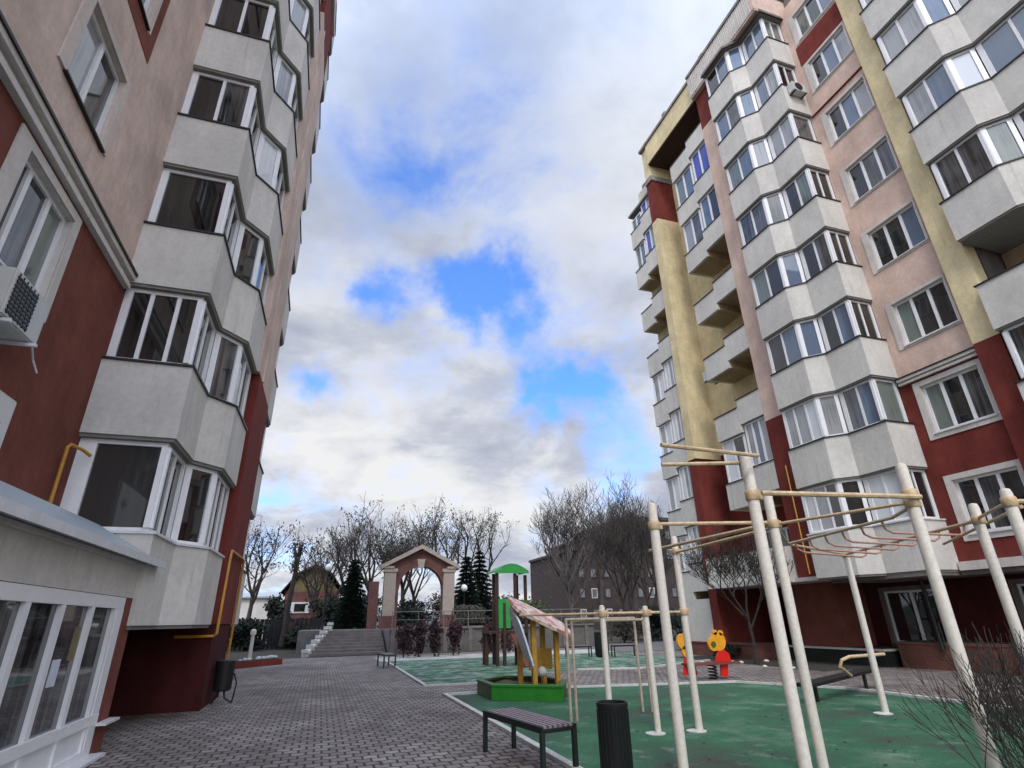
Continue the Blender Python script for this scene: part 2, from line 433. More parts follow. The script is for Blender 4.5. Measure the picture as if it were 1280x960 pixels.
def wall_grid(mb, F, u0, u1, z0, z1, holes, reveal=.16):
    (ox, oy), (ux, uy), (nx, ny) = F
    P = lambda u, z, d=0: (ox + ux * u + nx * d, oy + uy * u + ny * d, z)
    us = sorted({u0, u1, *[h[0] for h in holes], *[h[1] for h in holes]}); zs = sorted({z0, z1, *[h[2] for h in holes], *[h[3] for h in holes]})
    us = [u for u in us if u0 <= u <= u1]; zs = [z for z in zs if z0 <= z <= z1]
    for i in range(len(us) - 1):
        for j in range(len(zs) - 1):
            cu, cz = (us[i] + us[i + 1]) / 2, (zs[j] + zs[j + 1]) / 2
            if any(h[0] < cu < h[1] and h[2] < cz < h[3] for h in holes): continue
            mb.add([P(us[i], zs[j]), P(us[i + 1], zs[j]), P(us[i + 1], zs[j + 1]), P(us[i], zs[j + 1])], [(0, 1, 2, 3)])
    for a, b, c, d in holes:
        r = -reveal
        for q in ([P(a, c), P(a, d), P(a, d, r), P(a, c, r)], [P(b, c), P(b, d), P(b, d, r), P(b, c, r)],
                  [P(a, c), P(b, c), P(b, c, r), P(a, c, r)], [P(a, d), P(b, d), P(b, d, r), P(a, d, r)]):
            mb.add(q, [(0, 1, 2, 3)])
    return mb

def window(parent, F, u0, u1, z0, z1, divs, glasses, surround=None, smat='trim', sill='wsill', depth=-.15, uneven=None):
    """a recessed window: frame part with pane, sill and surround as its sub-parts"""
    fr = MB(); w = .075
    fr.fbox(F, u0, u1, z0, z0 + w, depth, depth + .07); fr.fbox(F, u0, u1, z1 - w, z1, depth, depth + .07)
    fr.fbox(F, u0, u0 + w, z0 + w, z1 - w, depth, depth + .07); fr.fbox(F, u1 - w, u1, z0 + w, z1 - w, depth, depth + .07)
    cuts = uneven or [u0 + (u1 - u0) * k / divs for k in range(divs + 1)]
    for u in cuts[1:-1]: fr.fbox(F, u - .045, u + .045, z0 + w, z1 - w, depth + .002, depth + .072)
    f = fr.build('window', 'frame', parent)
    gl = glasses if isinstance(glasses, (list, tuple)) else [glasses] * divs
    for mt in sorted(set(gl)):
        p = MB()
        for k in range(divs):
            if gl[k] == mt: p.fbox(F, cuts[k] + .03, cuts[k + 1] - .03, z0 + .05, z1 - .05, depth + .015, depth + .03)
        p.build('window_pane', mt, f)
    s = MB(); s.fbox(F, u0 - .04, u1 + .04, z0 - .035, z0 - .003, depth + .05, .06); s.build('window_sill', sill, f)
    if surround:
        l, r_, b, t = surround
        s = MB(); e = .028
        s.fbox(F, u0 - l, u0 - .002, z0 - b, z1 + t, .002, e); s.fbox(F, u1 + .002, u1 + r_, z0 - b, z1 + t, .002, e)
        s.fbox(F, u0 + .001, u0 + .012, z0, z1, depth + .072, .001); s.fbox(F, u1 - .012, u1 - .001, z0, z1, depth + .072, .001); s.fbox(F, u0 + .013, u1 - .013, z1 - .012, z1 - .001, depth + .072, .001)
        if b: s.fbox(F, u0, u1, z0 - b, z0 - .04, .002, e)
        if t: s.fbox(F, u0, u1, z1 + .002, z1 + t, .002, e)
        s.build('window_surround', smat, f)
    return f

S = 2.983   # storey height
DARK = ['glassd', 'glassd', 'glassm', 'glassm', 'glassg']
ANY = ['glassd', 'glassm', 'glassm', 'glassc', 'glasst', 'glassg', 'glassc']
def pick(n, pool): return [rnd.choice(pool) for _ in range(n)]

# ---------------------------------------------------------------- camera
cam = bpy.data.cameras.new('camera'); co = bpy.data.objects.new('camera', cam); COL.objects.link(co)
rot = Matrix(((.9515179, -.1045401, -.2892838), (-.3069549, -.3832869, -.8711314), (-.0198105, .9176941, -.3967935)))
co.matrix_world = Matrix.Translation((0, 0, 1.6)) @ rot.to_4x4()
cam.sensor_width = 36; cam.lens = 36 * 681 / 1280; cam.clip_end = 4000; cam.clip_start = .05
C.camera = co

# ---------------------------------------------------------------- ground
def sheet(name, poly, z, mat, kind='structure', thick=None):
    m = MB()
    if thick: m.prism(poly, z - thick, z)
    else: m.add([(x, y, z) for x, y in poly], [tuple(range(len(poly)))])
    return tag(m.build(name, mat), kind=kind)
g = MB(); g.add([(-700, -400, -.02), (900, -400, -.02), (900, 1500, -.02), (-700, 1500, -.02)], [(0, 1, 2, 3)])
tag(g.build('ground', 'soil'), kind='structure')
sheet('paved_yard', [(-4.2, -12), (17.4, -12), (17.4, 33), (-14, 33), (-14, 26.9), (-4.2, 26.9)], 0, 'paver')
sheet('play_surface_near', [(2.95, -6), (11.5, -6), (11.45, 11.0), (10.3, 13.3), (8.5, 13.7), (6.2, 14.25), (2.95, 14.28)], .006, 'rubber')
sheet('play_surface_far', [(2.95, 27.4), (2.85, 16.6), (4.3, 16.45), (8.4, 19.0), (10.4, 18.3), (14.4, 20), (14.0, 27.4)], .006, 'rubberf')
sheet('pale_gravel_verge', [(2.7, 27.4), (14.4, 27.4), (14.4, 30.5), (2.7, 30.5)], .012, 'snow')
sheet('garden_bed', [(14.4, 14.6), (18.5, 14.6), (18.5, 22.5), (14.4, 22.5)], .010, 'soil')
sheet('side_road', [(14.4, 27), (46, 27), (46, 36), (14.4, 36)], .014, 'concrete')
kb = MB()
def kerb_line(pts, w=.10, h=.05):
    a = offset(pts, -w / 2); b = offset(pts, w / 2)
    for i in range(len(pts) - 1): kb.prism([a[i], a[i + 1], b[i + 1], b[i]], .001, h)
kerb_line([(2.95, -6), (2.95, 14.33)]); kerb_line([(2.90, 14.38), (6.2, 14.30), (8.5, 13.75), (10.3, 13.35), (11.5, 11.0), (11.55, -6)])
kerb_line([(2.95, 27.4), (2.85, 16.5)]); kerb_line([(2.8, 16.5), (4.3, 16.36)]); kerb_line([(8.4, 18.95), (10.4, 18.25), (14.4, 20)])
tag(kb.build('kerb', 'kerb'), kind='structure')

# ---------------------------------------------------------------- left apartment block
LX = -4.15
L = thing('apartment_block', (LX - 4, 10, 0), 'beige apartment block at left with angular grey-white bays and red lower storeys', 'apartment block')
FL = ((LX, 0), (0, 1), (1, 0))
Ltop = 30.6
core = MB(); core.box(-17, LX - .24, -9, 26.8, 0, Ltop); core.build('building_core', 'dado', L)
holes_p, holes_r = [], []
zs = [8.66 + S * k for k in range(7)]
for k, z in enumerate(zs):
    for y0 in (6.78, 1.6, -3.4): holes_p.append((y0, y0 + 1.42, z, z + 1.53))
for z in (5.68, 2.70):
    for y0 in (6.78, 1.6, -3.4): holes_r.append((y0, y0 + 1.42, z, z + 1.53))
w = MB(); wall_grid(w, FL, -9, 14.6, 7.76, Ltop, holes_p); w.build('wall', 'pinkL', L)
w = MB(); wall_grid(w, FL, -9, 14.6, 0, 7.42, [h for h in holes_r]); w.build('lower_wall', 'redL', L)
for y0, y1 in ((-9, 10.42),):
    c = MB(); c.box(LX - .05, LX + .10, y0, y1, 7.421, 7.52); c.box(LX - .05, LX + .05, y0, y1, 7.521, 7.62); c.box(LX - .05, LX + .14, y0, y1, 7.621, 7.715); c.build('cornice', 'trim', L)
    c = MB(); c.box(LX - .05, LX + .17, y0, y1, 7.716, 7.76); c.build('cornice_cap', 'cap', L)
for k, z in enumerate(zs):
    for y0 in (6.78, 1.6, -3.4):
        f = window(L, FL, y0, y0 + 1.42, z, z + 1.53, 2, ['glassd', 'glassm'] if k else ['glassc', 'glassm'], (.24, .16, .0, .12), 'trimL', 'cap')
        if k in (1, 2, 5):
            s = MB(); e = .012
            s.fbox(FL, y0 - .62, y0 - .242, z - .42, z + 1.9, .002, e); s.fbox(FL, y0 + 1.582, y0 + 1.85, z - .42, z + 1.9, .002, e); s.fbox(FL, y0 - .24, y0 + 1.58, z - .42, z - .05, .002, e)
            s.build('red_panel', 'redL', f)
for z in (5.68, 2.70):
    for y0 in (6.78, 1.6, -3.4):
        window(L, FL, y0, y0 + 1.42, z, z + 1.53, 3, ['glassd', 'glassm', 'glassg'], (.30, .17, .12, .14), 'trim', 'wsill', uneven=[y0, y0 + .34, y0 + .9, y0 + 1.42])
# bay tower
bayL = [(LX, 10.42), (-2.72, 10.43), (-2.71, 11.86), (-2.24, 12.42), (-2.22, 14.1)]
closeL = [(LX - .1, 14.1), (LX - .1, 10.42)]
bayL2 = [(-2.20, 16.82), (-2.22, 18.5), (-2.71, 19.06), (-2.72, 20.5), (LX, 20.5)]
closeL2 = [(LX - .1, 20.5), (LX - .1, 16.82)]
for k in range(9):
    zl = 3.03 + S * k
    if k == 0: dv, gl = [1, 2, 1, 3], ['glassp', ['glassg', 'glassd'], 'glassd', 'glassd']
    elif k == 1: dv, gl = [3, 2, 1, 2], [['glassd'] * 3, 'glassm', 'glassm', 'glassg']
    elif k == 2: dv, gl = [1, 2, 1, 2], ['glassd', 'glassm', 'glassd', 'glassd']
    elif k == 3: dv, gl = [2, 2, 1, 2], [['glassd', 'glassm'], 'glassd', 'glassw', 'glassd']
    else: dv, gl = [2, 2, 1, 2], [pick(2, DARK), pick(2, DARK), 'glassc', pick(2, DARK)]
    balcony(L, bayL, closeL, zl, 1.40, S - 1.40 - .06, dv, gl, 'wsill' if k < 1 else 'cap', first=.26 if k == 0 else .13)
    balcony(L, bayL2, closeL2, zl, 1.40, S - 1.40 - .06, [2, 1, 2, 2], [pick(2, ANY), 'glassc', pick(2, ANY), pick(2, ANY)], 'cap')
w = MB(); w.box(LX - .1, -2.16, 14.11, 16.8, 7.6, 21.9); w.box(LX - .1, -2.16, 14.11, 16.8, 24.7, Ltop); w.build('column_wall', 'pinkL', L)
w = MB(); w.box(-2.17, -2.12, 14.8, 14.9, 7.6, 21.9); w.box(-2.17, -2.12, 14.8, 14.9, 24.7, Ltop); w.build('column_rib', 'pinkL', L)
w = MB(); w.box(LX - .1, -2.16, 14.3, 16.8, 1.64, 7.58); w.build('column_base', 'red', L)
w = MB(); w.box(LX - .1, -2.18, 14.32, 16.79, 0, 1.639); w.build('column_foot', 'red_shaded', L)  # lower column split off, under-bay shade painted in by the darker red
w = MB(); w.box(LX - .1, -2.15, 14.11, 16.8, 21.91, 24.5); w.build('column_band', 'red', L)
w = MB(); w.box(LX - .1, -2.05, 14.0, 16.9, 24.51, 24.69); w.build('column_cornice', 'trim', L)
w = MB(); w.box(LX - .1, -4.0, 10.43, 14.29, 0, 1.56); w.box(LX - .1, -3.95, 16.81, 26.8, 0, 7.6); w.build('plinth_wall', 'red_shaded', L)  # shade beneath the bay is carried by this darker red
w = MB(); w.box(LX - .3, -3.97, 20.6, 26.8, 7.61, Ltop); w.build('rear_wall', 'pinkL', L)
for k in range(9):
    zl = 2.9 + S * k
    window(L, ((-3.97, 0), (0, 1), (1, 0)), 22.4, 24.2, zl, zl + 1.5, 3, pick(3, ANY), None, depth=.002)

# shop annex
Sh = thing('shop_annex', (-3.4, 6, 0), 'low shop annex with white glazed front and metal eave under the left block', 'shop')
f = MB(); f.prism_xz([(-4.14, 2.02), (-2.80, 2.02), (-2.80, 2.47), (-4.14, 2.47)], -9, 10.95); f.build('fascia_wall', 'white', Sh)
f = MB(); f.box(-2.84, -2.74, -9, 11.0, 2.471, 2.52); f.build('fascia_moulding', 'trim', Sh)
f = MB(); f.prism_xz([(-2.62, 2.53), (-2.62, 2.60), (-3.52, 3.12), (-4.14, 3.14), (-4.14, 2.53)], -9, 10.40)
f.hexa([(-2.62, 10.401, 2.53), (-2.70, 10.401, 2.53), (-2.70, 11.02, 2.53), (-2.62, 11.02, 2.53)], [(-2.62, 10.401, 2.60), (-2.70, 10.401, 2.645), (-2.70, 11.02, 2.60), (-2.62, 11.02, 2.57)])
f.build('eave_roof', 'roofm', Sh)
f = MB(); f.box(-2.60, -2.585, -9, 11.03, 2.50, 2.605); f.build('gutter_edge', 'wsill', Sh)
f = MB(); f.box(-4.14, -2.95, -9, 10.11, .02, 2.01); f.build('shop_interior', 'glassd', Sh)
f = MB(); f.box(-4.1, -2.80, 10.115, 10.60, .0, 2.015); f.build('side_wall', 'redL', Sh)
FS = ((-2.80, 0), (0, 1), (1, 0))
fr = MB()
cuts = [-9, -6.6, -4.4, -2.2, 0, 1.6, 3.4, 5.2, 6.25, 7.10, 7.97, 8.90, 9.80]
fr.fbox(FS, -9, 10.11, 1.86, 2.012, -.10, .0); fr.fbox(FS, -9, 10.11, .40, .52, -.10, .01); fr.fbox(FS, 9.84, 10.11, .02, 1.858, -.12, .004)
fr.fbox(FS, -9, 9.83, .02, .12, -.10, .002)
for c in cuts: fr.fbox(FS, c - .055, c + .055, .521, 1.859, -.10, -.002)
for c in cuts[5:]: fr.fbox(FS, c - .04, c + .04, .121, .399, -.08, -.004)
ff = fr.build('shopfront_frame', 'frame', Sh)
p = MB(); p.fbox(FS, -9, 9.83, .122, .398, -.07, -.03); p.build('bottom_panel', 'frame', ff)
p = MB(); p.fbox(FS, -9, 9.83, .50, 1.87, -.06, -.05); p.build('shop_pane', 'glassm', ff)
p = MB(); p.box(-2.80, -2.62, -9, 10.2, .0, .035); p.build('door_sill', 'wsill', Sh)
p = MB(); p.box(-2.795, -2.66, 10.05, 10.65, .37, .40); p.build('sill_end', 'wsill', Sh)
# things in the shop window (stuck on the glass)
for (y0, y1, z0, z1, lab) in ((6.95, 7.22, .72, 1.02, 'small pale notice low in the shop window at left'), (8.2, 8.42, 1.0, 1.28, 'small pale notice midway in the middle shop window')):
    p = MB(); p.fbox(FS, y0, y1, z0, z1, -.048, -.042); tag(p.build('notice', 'ltblue'), lab, 'notice')
p = MB(); p.fbox(FS, 8.6, 8.78, 1.25, 1.62, -.048, -.042); tag(p.build('poster', 'housey'), 'narrow yellowish poster high in the third shop pane', 'poster')

# sign, air conditioners, pipes on the left block
s = thing('sign_board', (LX, 7.5, 3.9), 'white sign board on red wall above the shop eave', 'sign')
m = MB(); m.box(LX + .02, LX + .07, 6.4, 8.30, 3.40, 4.33); m.build('board', 'signw', s)
m = MB(); m.box(LX + .071, LX + .075, 7.75, 8.1, 3.93, 4.0); m.box(LX + .071, LX + .075, 7.9, 7.98, 3.85, 4.08); m.build('sign_mark', 'signg', s)
a = thing('air_conditioner', (-3.8, 7.1, 4.8), 'ivory air conditioner box on brackets below the red-wall window', 'air conditioner')
m = MB(); m.box(-4.08, -3.76, 6.75, 7.62, 4.86, 5.47); m.build('casing', 'ac', a, bevel=.02)
m = MB()
for k in range(9): m.box(-3.765, -3.748, 6.80, 7.30, 4.92 + k * .055, 4.95 + k * .055)
for k in range(6): m.box(-3.764, -3.75, 6.82 + k * .09, 6.835 + k * .09, 4.90, 5.43)
m.build('grille', 'black', a)
m = MB(); m.box(-4.02, -3.80, 7.622, 7.628, 4.98, 5.36); m.build('side_cover', 'concrete', a)
for y in (6.86, 7.5):
    m = MB(); m.box(LX + .01, -3.7, y - .02, y + .02, 4.81, 4.85); m.box(LX + .01, LX + .05, y - .02, y + .02, 4.45, 4.81); m.build('bracket', 'wsill', a)
m = MB(); m.tube([(-3.8, 7.62, 4.87), (-3.86, 7.86, 4.78), (-3.84, 8.0, 4.66)], .012, 6); m.build('drain_hose', 'wsill', a)
m = MB(); m.tube([(-4.05, 9.95, 3.1), (-4.05, 9.95, 4.22), (-4.05, 10.02, 4.28), (-3.98, 10.33, 4.28), (-3.9, 10.44, 4.22)], .028, 8)
tag(m.build('gas_pipe', 'gas', smooth=True), 'yellow gas pipe rising from shop roof beside the lowest left bay', 'pipe')
m = MB(); m.tube([(-2.9, 14.26, 1.40), (-2.16, 14.24, 1.40), (-2.10, 14.26, 1.44), (-2.10, 14.30, 3.1), (-2.10, 14.36, 3.18), (-2.11, 16.6, 3.2), (-2.11, 16.68, 3.1), (-2.11, 16.7, .4)], .03, 8)
tag(m.build('gas_pipe', 'gas', smooth=True), 'yellow gas pipe looping over the red column of the left block', 'pipe')

# ---------------------------------------------------------------- right apartment block
RX = 17.2
B = thing('apartment_block', (RX + 4, 12, 0), 'tall apartment block at right with stepped bays, ochre piers and loggias', 'apartment block')
FRt = ((RX, 0), (0, 1), (-1, 0))
Rtop = 28.2
c = MB(); c.box(RX + 1.8, 32, -9, 21.6, 0, Rtop - .15); c.box(RX + .46, RX + 1.79, 8.45, 21.6, 2.62, Rtop - .16); c.build('building_core', 'dado', B)
hp, hr = [], []
sills = [3.56 + S * k for k in range(8)]
for k, z in enumerate(sills): (hr if k < 2 else hp).append((9.33, 11.05, z, z + 1.53))
w = MB(); wall_grid(w, FRt, 9.1, 11.7, 8.56, 26.9, hp); w.build('wall', 'pink', B)
w = MB(); wall_grid(w, FRt, 9.1, 11.7, 2.62, 8.30, hr); w.build('lower_wall', 'red', B)
wg = [['glassd', 'glassm', 'glassd'], ['glassg', 'glassd', 'glassm'], ['glassg', 'glassd', 'glassd'], ['glassd', 'glassd', 'glasst'], ['glassd', 'glassm', 'glassm'], ['glassd', 'glasst', 'glassc'], ['glassd', 'glasst', 'glassc'], ['glassg', 'glassd', 'glasst']]
for k, z in enumerate(sills):
    f = window(B, FRt, 9.33, 11.05, z, z + 1.53, 3, wg[k][::-1], (.06, .22, .09, .10) if k > 1 else (.14, .2, .18, .16), 'trim', 'wsill')
w = MB(); w.box(RX - .012, RX + .1, 9.25, 11.36, sills[6] + 1.69, sills[7] - .17); w.build('red_panel', 'red', B)
c = MB(); c.box(RX - .06, RX + .1, 9.14, 11.62, sills[5] + 1.8 + .1, sills[5] + 1.95); c.build('cornice', 'red', B)
c = MB(); c.box(RX - .10, RX + .1, 9.14, 11.62, 8.301, 8.37); c.box(RX - .06, RX + .1, 9.14, 11.62, 8.371, 8.42); c.box(RX - .13, RX + .1, 9.14, 11.62, 8.421, 8.51); c.build('cornice', 'trim', B)
c = MB(); c.box(RX - .15, RX + .1, 9.14, 11.62, 8.511, 8.555); c.build('cornice_cap', 'cap', B)
# ochre pier between window column and near bays
w = MB(); w.box(16.98, RX + .3, 8.42, 9.12, 8.58, Rtop); w.build('pier', 'yellow', B)
w = MB(); w.box(16.98, RX + .3, 8.42, 9.12, 2.62, 8.57); w.build('pier_base', 'red', B)
# bay A (middle)
bayA = [(15.52, 15.1), (15.54, 13.5), (16.02, 12.98), (16.03, 11.6), (RX, 11.6)]
closeA = [(RX + .1, 11.6), (RX + .1, 15.1)]
sets = [
    ([3, 1, 2, 2], [['glassw', 'glassc', 'glassd'], 'glassd', 'glassw', 'glassd']),
    ([3, 1, 2, 1], [['glassc', 'glassc', 'glassw'], 'glassc', ['glassm', 'glasst'], 'glassg']),
    ([2, 1, 2, 2], [['glassd', 'glasst'], 'glasst', ['glassd', 'glasst'], 'glassd']),
    ([2, 1, 2, 2], [['glassg', 'glassd'], 'glasst', ['glassd', 'glassm'], 'glassd']),
    ([2, 1, 2, 2], ['glassm', 'glassm', ['glassd', 'glassg'], 'glassd']),
    ([2, 1, 2, 1], [['glassg', 'glasst'], 'glassc', ['glassc', 'glassc'], 'glassm']),
    ([2, 1, 2, 2], [['glasst', 'glassm'], 'glasst', ['glasst', 'glassc'], 'glassd']),
    ([2, 1, 2, 2], [['glassd', 'glasst'], 'glasst', ['glasst', 'glasst'], 'glassg'])]
for k in range(8):
    zl = 4.07 + S * k
    balcony(B, bayA, closeA, zl, 1.42, S - 1.42 - .06, sets[k][0], sets[k][1], 'wsill' if k == 0 else 'cap', skip=(0,) if False else ())
top = MB(); top.prism(offset(bayA, .10) + closeA, 26.50, 26.70); top.build('bay_cornice', 'cornice', B)
top = MB(); top.box(15.72, RX + .6, 11.72, 16.4, 26.702, Rtop - .001); top.build('bay_parapet', 'trim', B)
top = MB(); top.box(15.70, RX + .6, 11.55, 11.719, 26.701, Rtop); top.build('parapet_end', 'pink', B)
top = MB(); top.box(15.74, RX + .6, 11.56, 16.39, 26.6, 26.70); top.build('parapet_base', 'pink', B)
t2 = MB(); strip(t2, offset(bayA, .10), -.03, .03, 26.44, 26.53); t2.build('bay_cornice_trim', 'brown', B)
t2 = MB()
for k in range(40):
    y = 11.78 + k * .115; x = 15.70
    t2.box(x - .01, x + .019, y, y + .05, 26.72, Rtop - .17)
t2.build('roof_fluting', 'trim', B)
# pink/red pilaster beside bay A
w = MB(); w.box(15.98, RX + .3, 15.11, 16.33, 8.62, 24.4); w.build('pilaster', 'pink', B)
w = MB(); w.box(15.98, RX + .3, 15.11, 16.33, 2.75, 8.61); w.build('pilaster_base', 'red', B)
w = MB(); w.box(15.98, RX + .3, 15.11, 16.33, 24.41, 27.4); w.build('pilaster_top', 'red', B)
w = MB(); w.box(15.88, RX + .3, 15.0, 16.43, 2.62, 2.749); w.build('pilaster_foot', 'trim', B)
# near bays B
bayB = [(RX, 8.38), (16.70, 8.37), (16.71, 6.78), (17.18, 6.22), (17.19, 2.6)]
closeB = [(RX + 1.79, 2.6), (RX + 1.79, 8.38)]
bset = {0: ['glassm', ['glassm', 'glassc'], 'glassm', 'glassm'], 1: ['glassm', ['glassm', 'glassm'], 'glassm', 'glassm'], 3: ['glassm', ['glassm', 'glassm'], ['glassg'], 'glassm'], 4: ['glasst', ['glassc', 'glasst'], 'glassw', ['glasst'] * 4], 5: ['glassc', ['glassc', 'glassc'], 'glasst', ['glassc'] * 4]}
for k in range(8):
    zl = 4.07 + S * k
    if k == 2:
        balcony(B, bayB, closeB[:0] + [(RX + 1.79, 2.6), (RX + 1.79, 8.38)], zl, 1.42, 1.5, None, None, 'cap', glazed=False)
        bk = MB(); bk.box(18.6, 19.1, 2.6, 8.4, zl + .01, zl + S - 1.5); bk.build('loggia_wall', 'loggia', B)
    else:
        st = bset.get(k, ['glasst', ['glassc', 'glasst'], 'glassc', pick(4, ANY)])
        balcony(B, bayB, closeB, zl, 1.42, S - 1.42 - .06, [1, 2, 1, 4], st, 'cap')
w = MB(); w.box(16.66, RX + 1.79, -8, 8.38, 26.55, Rtop); w.build('bay_parapet', 'pink', B)
w = MB(); w.box(RX + .05, RX + 1.79, -9, 2.58, 2.62, 26.5); w.build('near_wall', 'pink', B)
# loggia stack: parapets stepped in height, near half raised
FLg = ((17.40, 0), (0, 1), (-1, 0))
lh = [(17.4, 19.2, 9.28 + S * j, 9.28 + S * j + 1.5) for j in range(-2, 6)]
w = MB(); wall_grid(w, FLg, 16.33, 21.05, 8.6, Rtop - .1, [h for h in lh if h[2] > 8.6]); w.build('loggia_back_wall', 'yellow', B)
w = MB(); wall_grid(w, FLg, 16.33, 21.05, 2.62, 8.59, [h for h in lh if h[2] < 8.0]); w.build('loggia_lower_wall', 'red', B)
for j, h in enumerate(lh): window(B, FLg, *h, 3, pick(3, DARK), None, sill='cap')
def stepped(x0, xb, ya, ym, yb, zt, hgt, glz, wh, dz=.33):
    """balcony whose far half (ym..yb) hangs lower than its near half (ya..ym)"""
    o = MB(); o.prism_yz([(ya, zt + dz), (ya, zt - hgt + dz), (ym, zt - hgt + dz), (ym, zt - hgt), (yb, zt - hgt), (yb, zt), (ym + .002, zt), (ym + .002, zt + dz)], x0, x0 + .14)
    o = o.build('balcony', 'white', B)
    e = MB(); e.box(x0 + .141, xb, yb - .14, yb, zt - hgt, zt); e.build('balcony_end', 'white', o)
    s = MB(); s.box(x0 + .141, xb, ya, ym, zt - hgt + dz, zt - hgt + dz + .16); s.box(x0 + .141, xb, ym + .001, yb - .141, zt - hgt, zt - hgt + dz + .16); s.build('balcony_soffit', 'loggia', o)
    s = MB(); s.box(x0 - .03, x0 + .18, ya, ym + .03, zt + dz + .001, zt + dz + .04); s.box(x0 - .03, x0 + .18, ym + .031, yb + .03, zt + .001, zt + .04); s.build('balcony_ledge', 'cap', o)
    if glz:
        Fq = ((x0, 0), (0, 1), (-1, 0))
        for (a_, b_, zb, gl) in ((ya + .02, ym - .05, zt + dz + .041, glz[0]), (ym + .05, yb - .05, zt + .041, glz[1])):
            fr = MB(); n = len(gl); zt_ = zb + wh - (0.02 if zb > zt + .2 else .02)
            fr.fbox(Fq, a_, b_, zb, zb + .07, -.20, -.12); fr.fbox(Fq, a_, b_, zt_ - .07, zt_, -.20, -.12)
            for k in range(n + 1):
                u = a_ + .05 + (b_ - a_ - .1) * k / n; fr.fbox(Fq, u - .05, u + .05, zb + .071, zt_ - .071, -.199, -.121)
            f = fr.build('window_frame', 'frame', o)
            for mt in sorted(set(gl)):
                p = MB()
                for k in range(n):
                    if gl[k] == mt: p.fbox(Fq, a_ + .05 + (b_ - a_ - .1) * k / n, a_ + .05 + (b_ - a_ - .1) * (k + 1) / n, zb + .05, zt_ - .05, -.165, -.155)
                p.build('window_pane', mt, f)
        k = MB(); k.box(x0 + .22, xb, ya, yb - .15, zt + dz + .02, zt + wh); k.build('balcony_interior', 'glassd', o)
    return o
for j in range(-1, 6):
    zt = 9.70 + S * j - .0
    glz = {-1: (['glassc', 'glasst', 'glassc'], ['glassd', 'glassw']), 4: (['glassb', 'glassb'], ['glasst', 'glassg']), 3: (['glassd', 'glasst'], ['glassm', 'glassc'])}.get(j)
    stepped(15.98, 17.40, 16.34, 17.7, 19.25, zt, 1.08, glz, S - 1.08 - .06)
w = MB(); w.box(15.9, 17.40, 16.41, 21.04, 26.62, Rtop - .16); w.build('roof_parapet', 'yellow', B)
w = MB(); w.box(15.96, 17.39, 16.42, 21.03, 26.56, 26.619); w.build('eave_shade_panel', 'brown', B)  # dark sheet added to stand in for the shaded opening below the roof
w = MB(); w.box(15.64, 19.5, 11.45, 16.4, Rtop - .14, Rtop + .02); w.box(15.82, 19.5, 16.401, 21.68, Rtop - .14, Rtop + .02); w.build('roof_edge', 'cornice', B)
# ochre block
for nm, mt, za, zb, e in (('pier', 'yellow', 8.62, 22.6, 0), ('pier_top', 'yellow', 25.75, Rtop - .15, 0), ('pier_base', 'red', 0, 8.38, 0), ('pier_band', 'red', 22.61, 25.4, .0), ('pier_cornice', 'yellow', 8.381, 8.619, .08), ('pier_cornice', 'cornice', 25.401, 25.749, .08)):
    w = MB(); w.box(16.0 - e, 19, 21.05 - e, 21.6, za, zb); w.build(nm, mt, B)
# far corner bay
for k in range(8):
    zt = 6.36 + 2.89 * (k - 1)
    glz = (['glassw', 'glassc', 'glassw'], ['glassw', 'glassc']) if k < 4 else ((['glassc', 'glassb'], ['glasst', 'glassg']) if k > 5 else None)
    stepped(16.08, 17.2, 21.61, 22.8, 24.0, zt, 1.2, glz, (2.89 - 1.2 - .06) if k < 7 else .93)
w = MB(); w.box(17.0, 31, 21.61, 24.0, 0, 25.0); w.build('end_wall', 'yellow', B)
w = MB(); w.box(16.08, 17.0, 21.61, 24.0, 0, 2.27); w.build('end_plinth', 'white', B)
w = MB(); w.box(16.06, 31, 21.61, 24.05, 25.01, 25.14); w.build('roof_edge', 'cornice', B)
w = MB(); w.box(16.25, 30, 21.62, 22.9, 25.201, 26.0); w.build('roof_step', 'trim', B)
# roof furniture
for (x, y, zb) in ((16.0, 18.9, Rtop + .021), (15.9, 15.2, Rtop + .021), (16.1, 21.2, Rtop + .021), (16.4, 22.3, 26.001)):
    m = MB(); m.box(x, x + .3, y, y + .3, zb, zb + .5); m.build('vent_stack', 'cornice', B)
# ground floor
G = 18.5
FG = ((G, 0), (0, 1), (-1, 0))
gw = MB(); wall_grid(gw, FG, -9, 22.3, 0, 2.60, [(13.4, 15.35, .62, 2.25), (9.2, 11.2, .62, 2.25), (18.2, 19.6, .55, 2.2)]); gw.build('ground_floor_wall', 'red_shaded', B)  # overhang shade put into the wall colour
for (a_, b_, c_, d_) in ((13.4, 15.35, .62, 2.25), (9.2, 11.2, .62, 2.25), (18.2, 19.6, .55, 2.2)):
    window(B, FG, a_, b_, c_, d_, 2, 'glassd', (.12, .12, .1, .12), 'dado', 'cap')
gw = MB(); gw.box(17.1, 19, 16.05, 18.4, .45, 2.61); gw.build('ground_floor_bay', 'redL', B)
gw = MB(); gw.box(15.7, 19, 16.44, 21.04, 2.80, 3.85); gw.build('canopy_band', 'white', B)
gw = MB(); gw.box(15.6, 19, 16.44, 21.04, 2.62, 2.798); gw.build('canopy_soffit', 'trim', B)
gw = MB(); gw.box(16.05, 19, 11.65, 15.05, 2.50, 2.585); gw.box(17.15, 19, -9, 11.6, 2.50, 2.615); gw.build('overhang_soffit', 'dado', B)
gw = MB(); gw.box(17.05, 19, -9, 11.55, 2.618, 2.85); gw.build('floor_band', 'trim', B)

